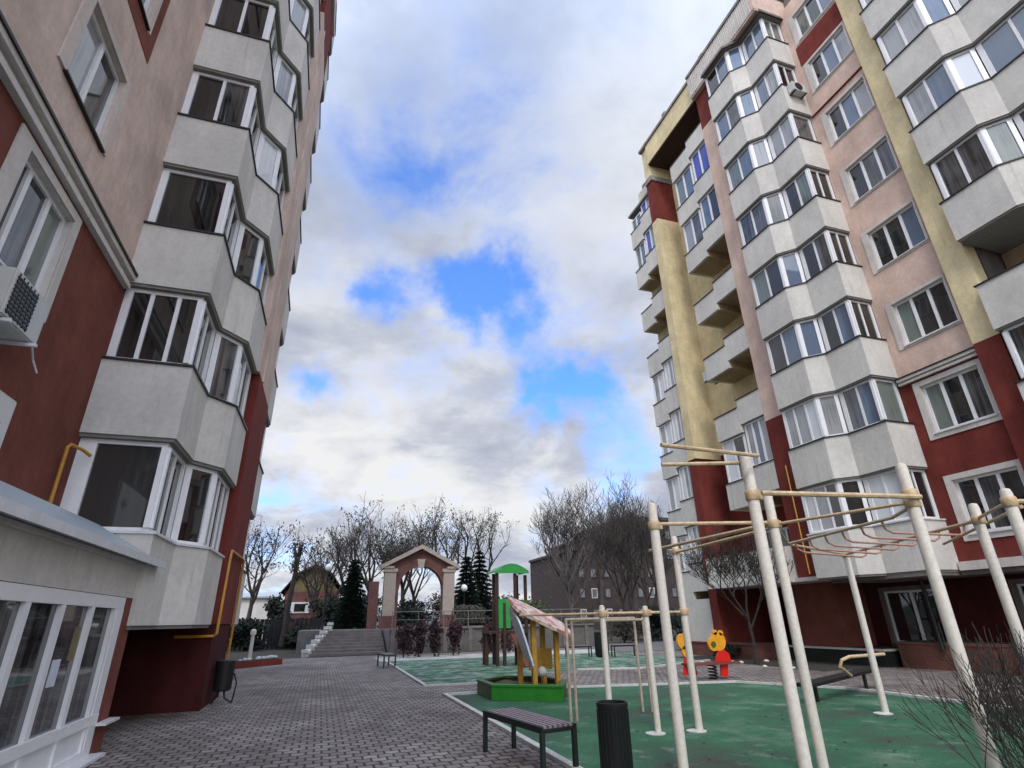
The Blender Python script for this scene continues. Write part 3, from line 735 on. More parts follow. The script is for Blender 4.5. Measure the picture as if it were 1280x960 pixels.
# planters and low walls by the right block
def planter(x0, x1, y0, y1, h, mat, capm, label):
    t = thing('planter', ((x0 + x1) / 2, (y0 + y1) / 2, 0), label, 'planter')
    m = MB(); m.box(x0, x1, y0, y1, 0, h - .06); m.build('planter_wall', mat, t)
    m = MB(); m.box(x0 - .03, x1 + .03, y0 - .03, y1 + .03, h - .059, h); m.build('coping', capm, t)
    m = MB(); m.box(x0 + .15, x1 - .15, y0 + .15, y1 - .15, h, h + .02); m.build('soil', 'soil', t)
planter(17.35, 18.4, 11.4, 14.35, .72, 'brickp', 'brickp', 'red brick planter under the ground floor window of the right block')
planter(17.3, 18.45, -2.0, 10.9, .62, 'brickp', 'brickp', 'long dark red planter along the near end of the right block')
planter(17.0, 18.4, 14.6, 18.9, .50, 'hedge', 'trim', 'dark low wall with pale coping beside the bent handle')
planter(16.0, 17.3, 19.2, 23.6, .55, 'brickp', 'redL', 'low red brick wall behind the red and yellow rocker')
m = MB()
m.tube([(17.25, 13.35, 3.3), (17.0, 13.3, 3.1), (17.05, 13.05, 2.95), (17.3, 12.95, 2.75), (17.3, 12.9, .5)], .06, 8)
tag(m.build('drainpipe', 'black', smooth=True), 'black bent drainpipe hanging below the lowest right bay', 'pipe')
m = MB(); m.tube([(15.36, 15.2, 2.8), (15.36, 15.2, 6.5)], .022, 6)
tag(m.build('gas_pipe', 'gas', smooth=True), 'thin yellow gas pipe on red pilaster of the right block', 'pipe')
def small_ac(x, y, z, label, nx=0, ny=-1):
    t = thing('air_conditioner', (x, y, z), label, 'air conditioner')
    m = MB(); m.box(x - .35, x + .35, y - .28, y, z, z + .5); m.build('casing', 'ac', t, bevel=.02)
    m = MB(); m.tube([(x - .05, y - .285, z + .25), (x - .05, y - .295, z + .25)], .2, 16); m.build('fan_grille', 'black', t)
    m = MB(); m.box(x - .3, x - .26, y - .3, y + .02, z - .05, z - .01); m.box(x + .26, x + .3, y - .3, y + .02, z - .05, z - .01); m.build('bracket', 'black', t)
small_ac(16.6, 11.58, 21.4, 'air conditioner on side of a high bay on the right block')
small_ac(16.4, 19.6, 11.7, 'air conditioner hanging beside a loggia near the ochre pier')

# ---------------------------------------------------------------- workout frame
W = thing('workout_frame', (5, 6, 0), 'cream steel pull-up frame of tall poles and tan bars on green rubber', 'workout frame')
def pole(x, y, h, r=.055):
    m = MB(); m.lathe([(r, 0), (r, h - .05), (r * .8, h - .01), (r * .35, h)], x, y, 14); return m.build('pole', 'pole', W, smooth=True)
def collar(x, y, z, r=.070):
    m = MB(); m.lathe([(r * .9, z - .05), (r, z - .04), (r, z + .04), (r * .9, z + .05)], x, y, 14); m.box(x + r * .8, x + r * 1.35, y - .03, y + .03, z - .04, z + .04)
    return m.build('collar', 'tan', W, smooth=True)
def bar(pts, r=.021, mat='tan'):
    m = MB(); m.tube(pts, r * .85, 8); return m.build('bar', mat, W, smooth=True)
P1, P2, P3, P5, P4, PF, PR, P6, P7, P8 = (3.69, 5.82), (3.94, 4.39), (5.10, 5.43), (5.53, 3.99), (9.29, 8.24), (7.49, 4.67), (6.69, 3.82), (5.58, 8.24), (4.93, 8.33), (4.2, 8.4)
for p, h in ((P1, 2.87), (P2, 3.12), (P3, 2.98), (P5, 3.0), (P4, 2.68), (PF, 2.80), (PR, 2.76), (P6, 2.85), (P7, 1.76), (P8, 1.78)): pole(*p, h, .055 if h > 2 else .046)
for p, zs_ in ((P1, (2.6,)), (P2, (2.68,)), (P3, (2.6, )), (P5, (2.6, 2.68)), (P4, (2.6,)), (PF, (2.6,)), (PR, (2.62,)), (P6, (1.66, 2.6)), (P7, (1.66,)), (P8, (1.66,))):
    for z in zs_: collar(*p, z)
bar([(3.95, 4.27, 2.68), (5.55, 3.9, 2.64)], .03); bar([(5.15, 5.42, 2.6), (5.5, 4.02, 2.6)])
bar([(3.72, 5.82, 2.62), (5.1, 5.45, 2.62)], .026); bar([(5.06, 8.2, 2.6), (5.06, 5.45, 2.6)], .028); bar([(5.56, 8.2, 2.58), (5.2, 5.45, 2.58)], .024)
bar([(2.76, 4.08, 3.02), (3.98, 4.25, 3.05)], .024); bar([(3.1, 4.62, 3.0), (3.98, 4.45, 3.03)], .024)
bar([(6.84, 7.06, 2.6), (6.2, 4.75, 2.6), (5.6, 3.99, 2.6)], .024); bar([(9.25, 8.2, 2.6), (7.52, 4.7, 2.6)], .026); bar([(6.84, 7.06, 2.6), (9.25, 8.22, 2.6)], .022); bar([(5.16, 5.45, 2.58), (6.84, 7.06, 2.6)], .022)
bar([(9.63, 6.64, 2.6), (7.0, 3.9, 2.6)], .024); bar([(6.7, 3.8, 2.62), (8.2, 3.2, 2.62)], .028); bar([(7.5, 4.67, 2.62), (6.7, 3.85, 2.62)], .022)
for k in range(6):
    t = (k + .5) / 6
    a_ = Vector((6.84, 7.06, 2.6)).lerp(Vector((6.2, 4.75, 2.6)), t); b_ = Vector((9.0, 7.7, 2.6)).lerp(Vector((7.52, 4.7, 2.6)), t)
    m = MB(); m.tube([a_, a_ + Vector((.03, 0, -.10)), a_.lerp(b_, .1) + Vector((0, 0, -.14)), a_.lerp(b_, .9) + Vector((0, 0, -.14)), b_ + Vector((-.03, 0, -.10)), b_], .015, 8); m.build('rung', 'rung', W, smooth=True)
bar([(4.2, 8.4, 1.66), (5.58, 8.24, 1.66)], .024); bar([(3.2, 9.5, 1.66), (4.2, 8.4, 1.66)], .022)
for (x, y) in (P6, P7, (9.29, 8.24)):
    m = MB(); m.lathe([(.15, .008), (.15, .02), (.10, .03)], x - .04, y + .02, 16); m.build('foot_plate', 'kerb', W, smooth=True)
Y = thing('parallel_bars', (5, 10, 0), 'low parallel bars on thin tan posts behind the black bin', 'exercise bars')
for (x, y) in ((4.12, 9.68), (5.80, 10.26), (5.95, 10.18), (4.3, 9.85)):
    m = MB(); m.lathe([(.026, 0), (.026, 1.58), (.02, 1.6)], x, y, 10); m.build('post', 'tanpale', Y, smooth=True)
m = MB(); m.tube([(4.12, 9.68, 1.58), (5.80, 10.26, 1.58)], .024, 8); m.build('hand_rail', 'tanpale', Y, smooth=True)
m = MB(); m.tube([(4.3, 9.85, 1.55), (5.95, 10.18, 1.55)], .024, 8); m.build('hand_rail', 'tanpale', Y, smooth=True)
# sit-up bench by the right pole
Z = thing('sit_up_bench', (10.6, 10.3, 0), 'dark sit-up bench with bent tan handle on path edge', 'exercise bench')
m = MB(); m.hexa([(8.9, 9.75, .30), (9.0, 9.45, .30), (12.4, 10.9, .34), (12.3, 11.2, .34)], [(8.9, 9.75, .36), (9.0, 9.45, .36), (12.4, 10.9, .40), (12.3, 11.2, .40)]); m.build('bench_board', 'black', Z)
m = MB(); m.tube([(11.35, 9.75, .78), (10.45, 9.80, .76), (10.28, 9.85, .70), (10.25, 9.9, .58), (10.7, 10.1, .38)], .032, 10); m.build('bent_handle', 'tan', Z, smooth=True)
for x, y in ((9.4, 9.8), (11.8, 10.8)):
    m = MB(); m.tube([(x, y, 0), (x, y, .31)], .04, 10); m.build('leg', 'black', Z, smooth=True)

# ---------------------------------------------------------------- benches and bins
def bench(loc, ang, L_, label, h=.48, wd=.42, group=None):
    t = thing('bench', loc, label, 'bench', group)
    x0, y0, _ = loc; ca, sa = math.cos(ang), math.sin(ang)
    T = lambda u, v, z: (x0 + ca * u - sa * v, y0 + sa * u + ca * v, z)
    def bx(u0, u1, v0, v1, z0, z1): return MB().hexa([T(u0, v0, z0), T(u1, v0, z0), T(u1, v1, z0), T(u0, v1, z0)], [T(u0, v0, z1), T(u1, v0, z1), T(u1, v1, z1), T(u0, v1, z1)])
    n = 6
    for k in range(n):
        v = -wd / 2 + wd * k / n + .012; bx(-L_ / 2 + .02, L_ / 2 - .02, v, v + wd / n - .026, h - .03, h).build('slat', 'slat', t, bevel=.004)
    m = bx(-L_ / 2, L_ / 2, -wd / 2 - .03, -wd / 2 - .0, h - .07, h - .005); m2 = bx(-L_ / 2, L_ / 2, wd / 2, wd / 2 + .03, h - .07, h - .005); m.add(m2.v, m2.f)
    for u in (-L_ / 2, L_ / 2 - .03):
        q = bx(u, u + .03, -wd / 2, wd / 2, h - .07, h - .032); m.add(q.v, q.f)
    m.build('seat_frame', 'black', t)
    for u in (-L_ / 2 + .0, L_ / 2 - .05):
        for v in (-wd / 2 - .03, wd / 2 - .02): bx(u, u + .05, v, v + .05, 0, h - .071).build('leg', 'green_leg', t)
    return t
bench((2.60, 7.55, 0), math.radians(-80), 1.55, 'slatted dark bench at the kerb of the near green rubber')
bench((2.62, 24.2, 0), math.radians(-85), 1.3, 'small dark bench far off at corner of the back green surface')
bench((11.0, 24.6, 0), math.radians(-10), 1.1, 'far bench to the left of the distant dark bin', group='far benches')
bench((13.0, 24.1, 0), math.radians(-10), 1.1, 'far bench to the right of the distant dark bin', group='far benches')
def bin_(x, y, r, h, label, z0=0.05):
    t = thing('litter_bin', (x, y, 0), label, 'litter bin')
    m = MB(); m.lathe([(r * .92, z0), (r, z0 + .03), (r, h - .05), (r * 1.04, h - .04), (r * 1.04, h), (r * .93, h), (r * .93, h - .25)], x, y, 24); m.build('body', 'black', t, smooth=True)
    m = MB(); m.lathe([(r * .8, 0), (r * .8, z0 - .002)], x, y, 16); m.build('foot', 'black', t)
    m = MB()
    for k in range(24):
        a_ = 2 * math.pi * k / 24; m.tube([(x + r * 1.01 * math.cos(a_), y + r * 1.01 * math.sin(a_), z0 + .05), (x + r * 1.01 * math.cos(a_), y + r * 1.01 * math.sin(a_), h - .07)], .006, 4)
    m.build('rib', 'green_leg', t)
bin_(3.12, 6.18, .165, .755, 'black cylindrical litter bin in front of the workout frame')
bin_(12.0, 24.3, .3, 1.0, 'distant dark litter bin between two far benches')
u = thing('litter_bin', (-2.0, 15.3, 0), 'black litter bin on curved legs beside the red column at left', 'litter bin')
m = MB(); m.lathe([(.16, .26), (.19, .29), (.21, .86), (.19, .88)], -1.95, 15.3, 16); m.build('bucket', 'black', u, smooth=True)
m = MB(); m.tube([(-2.12, 15.25, .02), (-2.04, 15.25, .14), (-2.0, 15.3, .27)], .022, 6); m.tube([(-1.70, 15.25, .02), (-1.86, 15.25, .12), (-1.9, 15.3, .27)], .022, 6); m.tube([(-1.70, 15.25, .02), (-1.66, 15.28, .4), (-1.74, 15.3, .6)], .018, 6); m.build('leg_frame', 'black', u, smooth=True)

# ---------------------------------------------------------------- sandbox, hut, tower, rocker
sb = thing('sandbox', (4.85, 13.6, 0), 'grass-green hexagonal sandbox under the shingled hut', 'sandbox')
hexp = [(3.70, 13.0), (4.99, 12.06), (5.50, 13.1), (5.45, 14.3), (4.5, 14.9), (3.70, 14.25)]
cx, cy = sum(p[0] for p in hexp) / 6, sum(p[1] for p in hexp) / 6
for i in range(6):
    p, q = hexp[i], hexp[(i + 1) % 6]
    inn = [(cx + (a_ - cx) * .93, cy + (b_ - cy) * .93) for a_, b_ in (q, p)]
    m = MB(); m.prism([p, q] + inn, 0.01, .27); m.build('side_board', 'sand_green' if i == 0 else 'olive', sb)
    out = [(cx + (a_ - cx) * 1.02, cy + (b_ - cy) * 1.02) for a_, b_ in (p, q)]; inn2 = [(cx + (a_ - cx) * .86, cy + (b_ - cy) * .86) for a_, b_ in (q, p)]
    m = MB(); m.prism(out + inn2, .271, .31); m.build('seat_board', 'olive' if i else 'sand_green', sb)
m = MB()
pts = [(cx + (a_ - cx) * .9, cy + (b_ - cy) * .9) for a_, b_ in hexp]
m.hexa([(x, y, .02) for x, y in pts], [(x, y, .2 + rnd.uniform(-.05, .05)) for x, y in pts]); m.build('sand_fill', 'sand', sb)
H = thing('play_hut', (4.95, 13.4, .3), 'small play hut on ochre posts with pink shingle roof over the sandbox', 'play hut')
for x, y, h in ((4.72, 13.05, 1.63), (5.30, 13.1, 1.39), (5.15, 13.6, 1.62), (4.62, 13.75, 1.90)):
    m = MB(); m.box(x - .055, x + .055, y - .055, y + .055, .2, h); m.build('post', 'ochre', H, bevel=.008)
# shingle roof: rounded plate falling to the right
def plate(cx_, cy_, cz, du, dv, nu, nv, th, corner):
    m = MB(); pts_ = []
    for k in range(24):
        t = 2 * math.pi * k / 24; c_, s_ = math.cos(t), math.sin(t); e = 2 / corner
        u_ = nu * math.copysign(abs(c_) ** e, c_); v_ = nv * math.copysign(abs(s_) ** e, s_); pts_.append(Vector((cx_, cy_, cz)) + du * u_ + dv * v_)
    nrm = du.cross(dv).normalized() * th
    m.hexa(pts_, [p + nrm for p in pts_]); return m
du = Vector((.83, .0, -.36)).normalized(); dv = Vector((.05, 1, .34)).normalized()
plate(4.97, 13.3, 1.62, du, dv, .78, .62, .07, 5).build('shingle_roof', 'shingle', H)
du2 = Vector((.32, -.02, -1.0)).normalized()
plate(4.45, 13.2, 1.22, du2, dv, .56, .55, .04, 5).build('blue_roof_panel', 'ltblue', H)
m = MB(); m.box(4.78, 5.36, 13.55, 13.60, .5, .95); m.build('counter_board', 'ochre', H)
m = MB(); m.sphere((5.0, 13.3, .48), .11, 8); tag(m.build('ball', 'kerb', smooth=True), 'pale round ball sitting on sandbox edge between hut posts', 'ball')

Tw = thing('play_tower', (6.9, 22.4, 0), 'wooden play tower with green arched roof and green side panels', 'play tower')
for x, y, h in ((6.22, 22.5, 1.35), (6.5, 22.0, 3.35), (6.75, 21.9, 2.2), (7.25, 22.0, 3.3), (6.62, 22.9, 3.35), (7.62, 22.9, 3.3), (7.75, 22.2, 3.25), (6.25, 23.0, 1.35)):
    m = MB(); m.box(x - .055, x + .055, y - .055, y + .055, 0, h); m.build('post', 'brown', Tw)
arch = [(6.35 + .0, 3.36)]
prof = [(6.38 + 1.42 * k / 12, 3.33 + .46 * math.sin(math.pi * (.12 + .76 * k / 12))) for k in range(13)]
prof = [(x, z - .12) for x, z in prof] + [(x, z - .17) for x, z in prof[::-1]]
m = MB(); m.prism_xz(prof, 21.85, 23.1); m.prism_xz([(6.4, 3.3)] + [(6.38 + 1.42 * k / 12, 3.21 + .46 * math.sin(math.pi * (.12 + .76 * k / 12)) - .06) for k in range(13)] + [(7.78, 3.3)], 21.84, 21.9); m.build('arched_roof', 'tgreen', Tw)
m = MB(); m.box(6.52, 7.0, 21.87, 21.92, 1.3, 2.35); m.build('side_panel', 'tgreen', Tw)
m = MB(); m.box(7.3, 7.85, 22.0, 22.05, 1.75, 2.3); m.build('side_panel', 'olive', Tw)
m = MB(); m.box(6.98, 7.28, 22.0, 22.04, 1.6, 2.4); m.build('climbing_panel', 'redL', Tw)
m = MB(); m.box(6.15, 7.75, 21.95, 23.0, 1.12, 1.2); m.build('platform', 'brown', Tw)
m = MB(); m.hexa([(7.0, 22.0, 1.15), (7.5, 22.0, 1.15), (7.5, 22.1, 1.15), (7.0, 22.1, 1.15)], [(7.15, 20.7, .05), (7.6, 20.7, .05), (7.6, 20.8, .05), (7.15, 20.8, .05)]); m.build('slide_ramp', 'redL', Tw)

rk = thing('spring_rocker', (10.2, 14.3, 0), 'red and yellow two-seat spring rocker at the back edge of the rubber', 'spring rocker')
def disc_panel(cx_, cz, r, y0, y1, k=18, sx=1): return MB().prism_xz([(cx_ + r * sx * math.cos(2 * math.pi * i / k), cz + r * math.sin(2 * math.pi * i / k)) for i in range(k)], y0, y1)
m = disc_panel(10.612, .93, .24, 14.2, 14.26); q = disc_panel(10.432, .86, .17, 14.18, 14.25); m.add(q.v, q.f); q = disc_panel(10.738, 1.14, .07, 14.2, 14.26); m.add(q.v, q.f); q = disc_panel(10.540, 1.16, .07, 14.2, 14.26); m.add(q.v, q.f); m.build('head_panel', 'orange', rk)
m = disc_panel(10.414, .86, .08, 14.165, 14.178); m.build('muzzle_panel', 'olive', rk)
m = MB(); m.prism_xz([(10.450, .42), (10.945, .42), (10.900, .62), (10.720, .75), (10.585, .7), (10.495, .55)], 14.21, 14.27); m.prism_xz([(10.540, .08), (10.765, .05), (10.810, .36), (10.585, .36)], 14.2, 14.26); m.build('body_panel', 'scarlet', rk)
m = disc_panel(9.62, .95, .20, 14.4, 14.46); q = disc_panel(9.7, .7, .16, 14.4, 14.46); m.add(q.v, q.f); m.build('head_panel', 'orange', rk)
m = MB(); m.prism_xz([(9.5, .12), (9.95, .12), (9.85, .55), (9.6, .55)], 14.41, 14.47); m.build('body_panel', 'scarlet', rk)
m = MB(); m.box(9.55, 11.15, 14.1, 14.55, .36, .41); m.build('seat_board', 'redL', rk)
m = MB()
sp = [(10.35 + .11 * math.cos(k * .5), 14.3 + .11 * math.sin(k * .5), .0 + k * .36 / 60) for k in range(61)]
m.tube(sp, .02, 6); m.build('spring', 'black', rk, smooth=True)

# ---------------------------------------------------------------- terrace, stairs, arch
terr = MB(); terr.box(3.7, 16, 33.6, 37.9, -.01, 1.18); terr.box(-1.2, 16, 37.91, 49, -.01, 1.22)
tag(terr.build('terrace', 'concrete'), kind='structure')
rw = thing('retaining_wall', (8, 33.4, 0), 'grey panelled retaining wall with thin rail below the brick arch', 'wall')
m = MB(); m.box(3.7, 16, 33.3, 33.59, 0, 1.2); m.build('wall_face', 'concrete', rw)
m = MB(); m.box(3.6, 16, 33.2, 33.65, 1.201, 1.28); m.build('coping', 'step', rw)
for k in range(9):
    m = MB(); x = 3.75 + k * 1.45; m.box(x, x + .22, 33.18, 33.299, 0, 1.2); m.build('buttress', 'step', rw)
st = thing('stairs', (.8, 35.5, 0), 'wide concrete steps climbing to the terrace left of the arch', 'stairs')
for k in range(8):
    m = MB(); m.box(-.75 + k * .13, 3.58, 33.6 + k * .48, 37.9, .15 * k, .15 * (k + 1) - .004); m.build('step', 'step', st)
m = MB(); m.hexa([(-.75, 33.4, 0), (-.45, 33.4, 0), (.75, 37.8, 0), (.45, 37.8, 0)], [(-.75, 33.4, .2), (-.45, 33.4, .2), (.75, 37.8, 1.5), (.45, 37.8, 1.5)]); m.build('side_parapet', 'kerb', st)
for k in range(7):
    t = k / 6; x = -.6 + 1.2 * t; y = 33.5 + 4.2 * t; z = .2 + 1.3 * t
    m = MB(); m.box(x - .18, x + .18, y - .15, y + .15, z, z + .16); m.build('coping_block', 'kerb', st)

A = thing('brick_archway', (6.4, 41, 1.2), 'red brick archway with pale pilasters and a stone gable', 'archway')
z0 = 1.2
def ring_arch(x0, x1, xc, rx, zs_, ztop_fn, zbase, y0, y1):
    """wall with round-headed opening, top following a gable"""
    m = MB(); n = 16
    m.prism_xz([(x0, zbase), (xc - rx, zbase), (xc - rx, zs_), (x0, zs_)], y0, y1); m.prism_xz([(xc + rx, zbase), (x1, zbase), (x1, zs_), (xc + rx, zs_)], y0, y1)
    xs = [xc - rx * math.cos(math.pi * k / n) for k in range(n + 1)]; zz = [zs_ + rx * math.sin(math.pi * k / n) for k in range(n + 1)]
    m.prism_xz([(x0, zs_), (xs[0], zs_), (xs[0], ztop_fn(xs[0])), (x0, ztop_fn(x0))], y0, y1)
    m.prism_xz([(xs[-1], zs_), (x1, zs_), (x1, ztop_fn(x1)), (xs[-1], ztop_fn(xs[-1]))], y0, y1)
    for k in range(n): m.prism_xz([(xs[k], zz[k]), (xs[k + 1], zz[k + 1]), (xs[k + 1], ztop_fn(xs[k + 1])), (xs[k], ztop_fn(xs[k]))], y0, y1)
    return m
gab = lambda x: 6.38 - abs(x - 6.42) * .50
ring_arch(3.95, 8.9, 6.5, 1.56, 3.66, gab, z0, 40.9, 41.7).build('arch_wall', 'brick', A)
for x in (3.92, 8.06):
    m = MB(); m.box(x, x + .80, 40.72, 40.895, 2.0, 4.82); m.build('pilaster', 'stone', A)
    m = MB(); m.box(x - .08, x + .88, 40.66, 40.897, 4.821, 5.05); m.build('capital', 'stone', A)
    m = MB(); m.box(x - .16, x + .96, 40.55, 40.896, z0, 1.99); m.build('pedestal', 'brick', A)
for sgn in (-1, 1):
    m = MB(); e = 6.42 + sgn * 2.78
    m.prism_xz([(6.42, 6.40), (e, 5.00), (e, 5.28), (6.42, 6.70)], 40.55, 41.9); m.build('gable_moulding', 'stone', A)
    m = MB(); m.box(min(e, e - sgn * .9), max(e, e - sgn * .9), 40.6, 40.894, 5.051, 5.2); m.build('eave_block', 'stone', A)
m = MB(); m.prism_xz([(6.25, 5.1), (6.62, 5.1), (6.72, 5.7), (6.15, 5.7)], 40.75, 40.899); m.build('keystone', 'stone', A)
m = MB(); m.box(3.0, 3.6, 40.9, 41.6, z0, 4.2); m.build('side_pier', 'brick', A)

rl = thing('railing', (9, 37, 1.2), 'thin grey railing along the terrace in front of the arch', 'railing')
m = MB(); m.tube([(3.75, 33.45, 2.12), (15.5, 33.45, 2.12)], .022, 6); m.tube([(3.75, 33.45, 1.7), (15.5, 33.45, 1.7)], .016, 6); m.build('rail', 'rail', rl)
for k in range(9):
    m = MB(); x = 3.8 + k * 1.45; m.tube([(x, 33.45, 1.28), (x, 33.45, 2.12)], .022, 6); m.build('baluster', 'rail', rl)

def lamp(x, y, z0_, h, label):
    t = thing('globe_lamp', (x, y, z0_), label, 'street lamp')
    m = MB(); m.lathe([(.09, z0_), (.06, z0_ + .4), (.04, z0_ + h - .3), (.06, z0_ + h - .25)], x, y, 10); m.build('lamp_post', 'black', t, smooth=True)
    m = MB(); m.sphere((x, y, z0_ + h), .24, 10); m.build('globe', 'opal', t, smooth=True)
lamp(9.88, 42, 1.22, 2.60, 'lamp with white globe right of the brick archway')
lamp(.17, 42, 1.2, 4.0, 'lamp with white globe before the yellow gabled house')

# ---------------------------------------------------------------- houses and fences behind
Hs = thing('gabled_house', (-1, 62, 1), 'small house with faded yellow gable and brick upper wall', 'house')
m = MB(); m.box(-3.6, 1.6, 62, 70, 0, 4.6); m.build('wall', 'brick', Hs)
m = MB(); m.prism_xz([(-3.5, 4.61), (1.5, 4.61), (-.2, 6.5), (-1.0, 6.9), (-2.0, 6.5)], 62.05, 70); m.build('gable_wall', 'housey', Hs)
for a_, b_ in ((-1, 1), (1, 1)):
    e = -1 + a_ * 3.0; m = MB(); m.prism_xz([(-1, 7.0), (e * .55 - .45, 6.2), (e, 4.45), (e, 4.6), (e * .55 - .45, 6.38), (-1, 7.2)], 61.6, 70.2); m.build('roof', 'tile', Hs)
m = MB(); m.box(-3.0, -1.2, 61.9, 61.99, 2.6, 3.6); m.build('window_surround', 'wsill', Hs)
m = MB(); m.box(-2.6, -1.6, 61.85, 61.899, 2.75, 3.45); m.build('window_pane', 'glassd', Hs)
m = MB(); m.box(-.9, 3.6, 61.8, 61.95, 3.1, 3.4); m.build('awning_board', 'wsill', Hs)
Gr = thing('garage', (4, 58, 1), 'pale garage wall half hidden behind dark hedge', 'garage')
m = MB(); m.box(.5, 3.2, 56, 60, 0, 3.0); m.build('wall', 'white', Gr)
m = MB(); m.box(.35, 3.35, 55.8, 60.2, 3.01, 3.15); m.build('roof', 'tile', Gr)
m = MB(); m.box(1.0, 2.2, 55.93, 55.99, .6, 2.4); m.build('garage_door', 'concrete', Gr)
Sd = thing('pale_shed', (-7, 62, 0), 'pale flat shed left of the gabled house', 'shed')
m = MB(); m.box(-9.5, -4.4, 62, 66, 0, 4.0); m.build('wall', 'white', Sd)
m = MB(); m.prism_yz([(61.7, 4.01), (66.3, 4.01), (66.3, 4.7), (61.7, 4.15)], -9.7, -4.2); m.build('roof', 'roofm', Sd)
fe = thing('board_fence', (-3, 46, 0), 'dark board fence closing the yard behind the left block', 'fence')
m = MB()
for k in range(32):
    x = -9.5 + k * .3; m.box(x, x + .27, 46, 46.04, 0, 2.0 + rnd.uniform(-.03, .03))
m.build('boards', 'fence', fe)
m = MB(); m.box(-9.5, .1, 46.041, 46.1, .5, .6); m.box(-9.5, .1, 46.041, 46.1, 1.5, 1.6); m.build('rail', 'fence', fe)
m = MB(); m.box(-2.55, -1.75, 45.9, 45.99, 0, 1.75); m.build('gate', 'brown', fe)

Ob = thing('old_brick_block', (43, 82, 0), 'dark brown brick apartment block far behind bare trees', 'apartment block')
m = MB(); m.box(36, 39.8, 80, 100, 0, 11.2); m.box(39.801, 45, 79.5, 100, 0, 13.4); m.box(45.001, 62, 79, 100, 0, 16.0); m.build('wall', 'brickd', Ob)
m = MB(); m.box(35.7, 39.7, 79.7, 100, 11.201, 11.6); m.box(39.6, 44.8, 79.2, 100, 13.401, 13.8); m.box(44.7, 62.3, 78.7, 100, 16.001, 16.5); m.build('roof', 'tile', Ob)
for fx, fy, n, nf in ((36.5, 80, 2, 3), (40.5, 79.5, 2, 4), (45.8, 79, 5, 5)):
    for i in range(n):
        for j in range(nf):
            if rnd.random() < .25: continue
            x = fx + i * 2.0; z = 1.4 + j * 2.9
            f = MB(); f.box(x, x + .95, fy - .06, fy - .005, z, z + 1.4); f = f.build('window', 'trim' if (i * 3 + j * 2) % 5 == 0 else 'brickd', Ob)
            q = MB(); q.box(x + .1, x + .85, fy - .09, fy - .061, z + .12, z + 1.28); q.build('window_pane', 'glassm', f)

hl = MB()
ring = []
for k in range(41):
    a_ = R(20 + 140 * k / 40); ring.append((650 * math.cos(a_), 650 * math.sin(a_), 9 + 6 * math.sin(k * 1.1) + 4 * math.sin(k * 2.7 + 1)))
vs = []; fs = []
for x, y, h in ring: vs += [(x, y, -1), (x * 1.02, y * 1.02, h), (x * 1.3, y * 1.3, h * 1.1), (x * 1.31, y * 1.31, -1)]
for k in range(40):
    for j in range(3): fs.append((k * 4 + j, k * 4 + j + 1, k * 4 + 5 + j, k * 4 + 4 + j))
hl.add(vs, fs); tag(hl.build('hills', 'hill'), kind='structure')

# red-kerbed bed with post at left
fb = thing('flower_bed', (-2.2, 27.8, 0), 'low red-edged flower bed with pale post near the left block corner', 'flower bed')
m = MB(); m.prism([(-3.2, 26.6), (-1.4, 28.6), (-1.5, 29.6), (-3.4, 28.0)], 0, .22); m.build('red_edging', 'red', fb)
m = MB(); m.prism([(-3.05, 26.95), (-1.6, 28.6), (-1.65, 29.3), (-3.2, 27.95)], .221, .26); m.build('soil', 'soil', fb)
m = MB()
for k in range(26):
    t = rnd.random(); x = -3.0 + 1.3 * t; y = 27.1 + 1.7 * t + rnd.uniform(0, .6); r_ = rnd.uniform(.04, .1); m.sphere((x, y, .28), r_, 4)
m.build('pale_stones', 'kerb', fb)
m = MB(); m.lathe([(.08, .26), (.07, 1.2), (.12, 1.22), (.12, 1.38), (.05, 1.44)], -2.75, 28.6, 10); m.build('post', 'trim', fb, smooth=True)

# ---------------------------------------------------------------- vegetation
def grow(mb, p, d, L_, r, depth, rng, kids=3, spread=.6, up=.12, tips=None, sides=5, rmin=.016, segs=3, wob=.16):
    pts = [Vector(p)]; rs = [r]; d = Vector(d).normalized()
    for i in range(segs):
        d = (d + Vector((rng.uniform(-1, 1), rng.uniform(-1, 1), rng.uniform(-.6, 1))) * wob + Vector((0, 0, up))).normalized()
        pts.append(pts[-1] + d * (L_ / segs)); rs.append(max(rmin, r * (1 - .42 * (i + 1) / segs)))
    mb.tube(pts, rs, max(3, sides), cap=depth == 0)
    if depth == 0:
        if tips is not None: tips.append(pts[-1])
        return
    for k in range(kids):
        t = 1.0 if k == 0 else rng.uniform(.35, .95)
        i = min(segs - 1, int(t * segs)); q = pts[i].lerp(pts[i + 1], t * segs - i)
        side = Vector((rng.uniform(-1, 1), rng.uniform(-1, 1), rng.uniform(-.25, .7))).normalized()
        nd = (d * (1 - spread) + side * spread * (1.0 if k else .45)).normalized()
        grow(mb, q, nd, L_ * rng.uniform(.58, .82), max(rmin, r * (.62 if k == 0 else rng.uniform(.38, .55))), depth - 1, rng, kids, spread, up, tips, sides - 1, rmin, segs, wob)

def leaf_cloud(mb, pts, rng, n, s, rad):
    for p in pts:
        for _ in range(n):
            c_ = Vector(p) + Vector((rng.gauss(0, rad), rng.gauss(0, rad), rng.gauss(0, rad * .8)))
            a_ = Vector((rng.uniform(-1, 1), rng.uniform(-1, 1), rng.uniform(-1, 1))).normalized(); b_ = a_.orthogonal().normalized(); l = s * rng.uniform(.6, 1.4)
            mb.add([c_ - a_ * l, c_ + b_ * l * .5, c_ + a_ * l, c_ - b_ * l * .5], [(0, 1, 2, 3)])

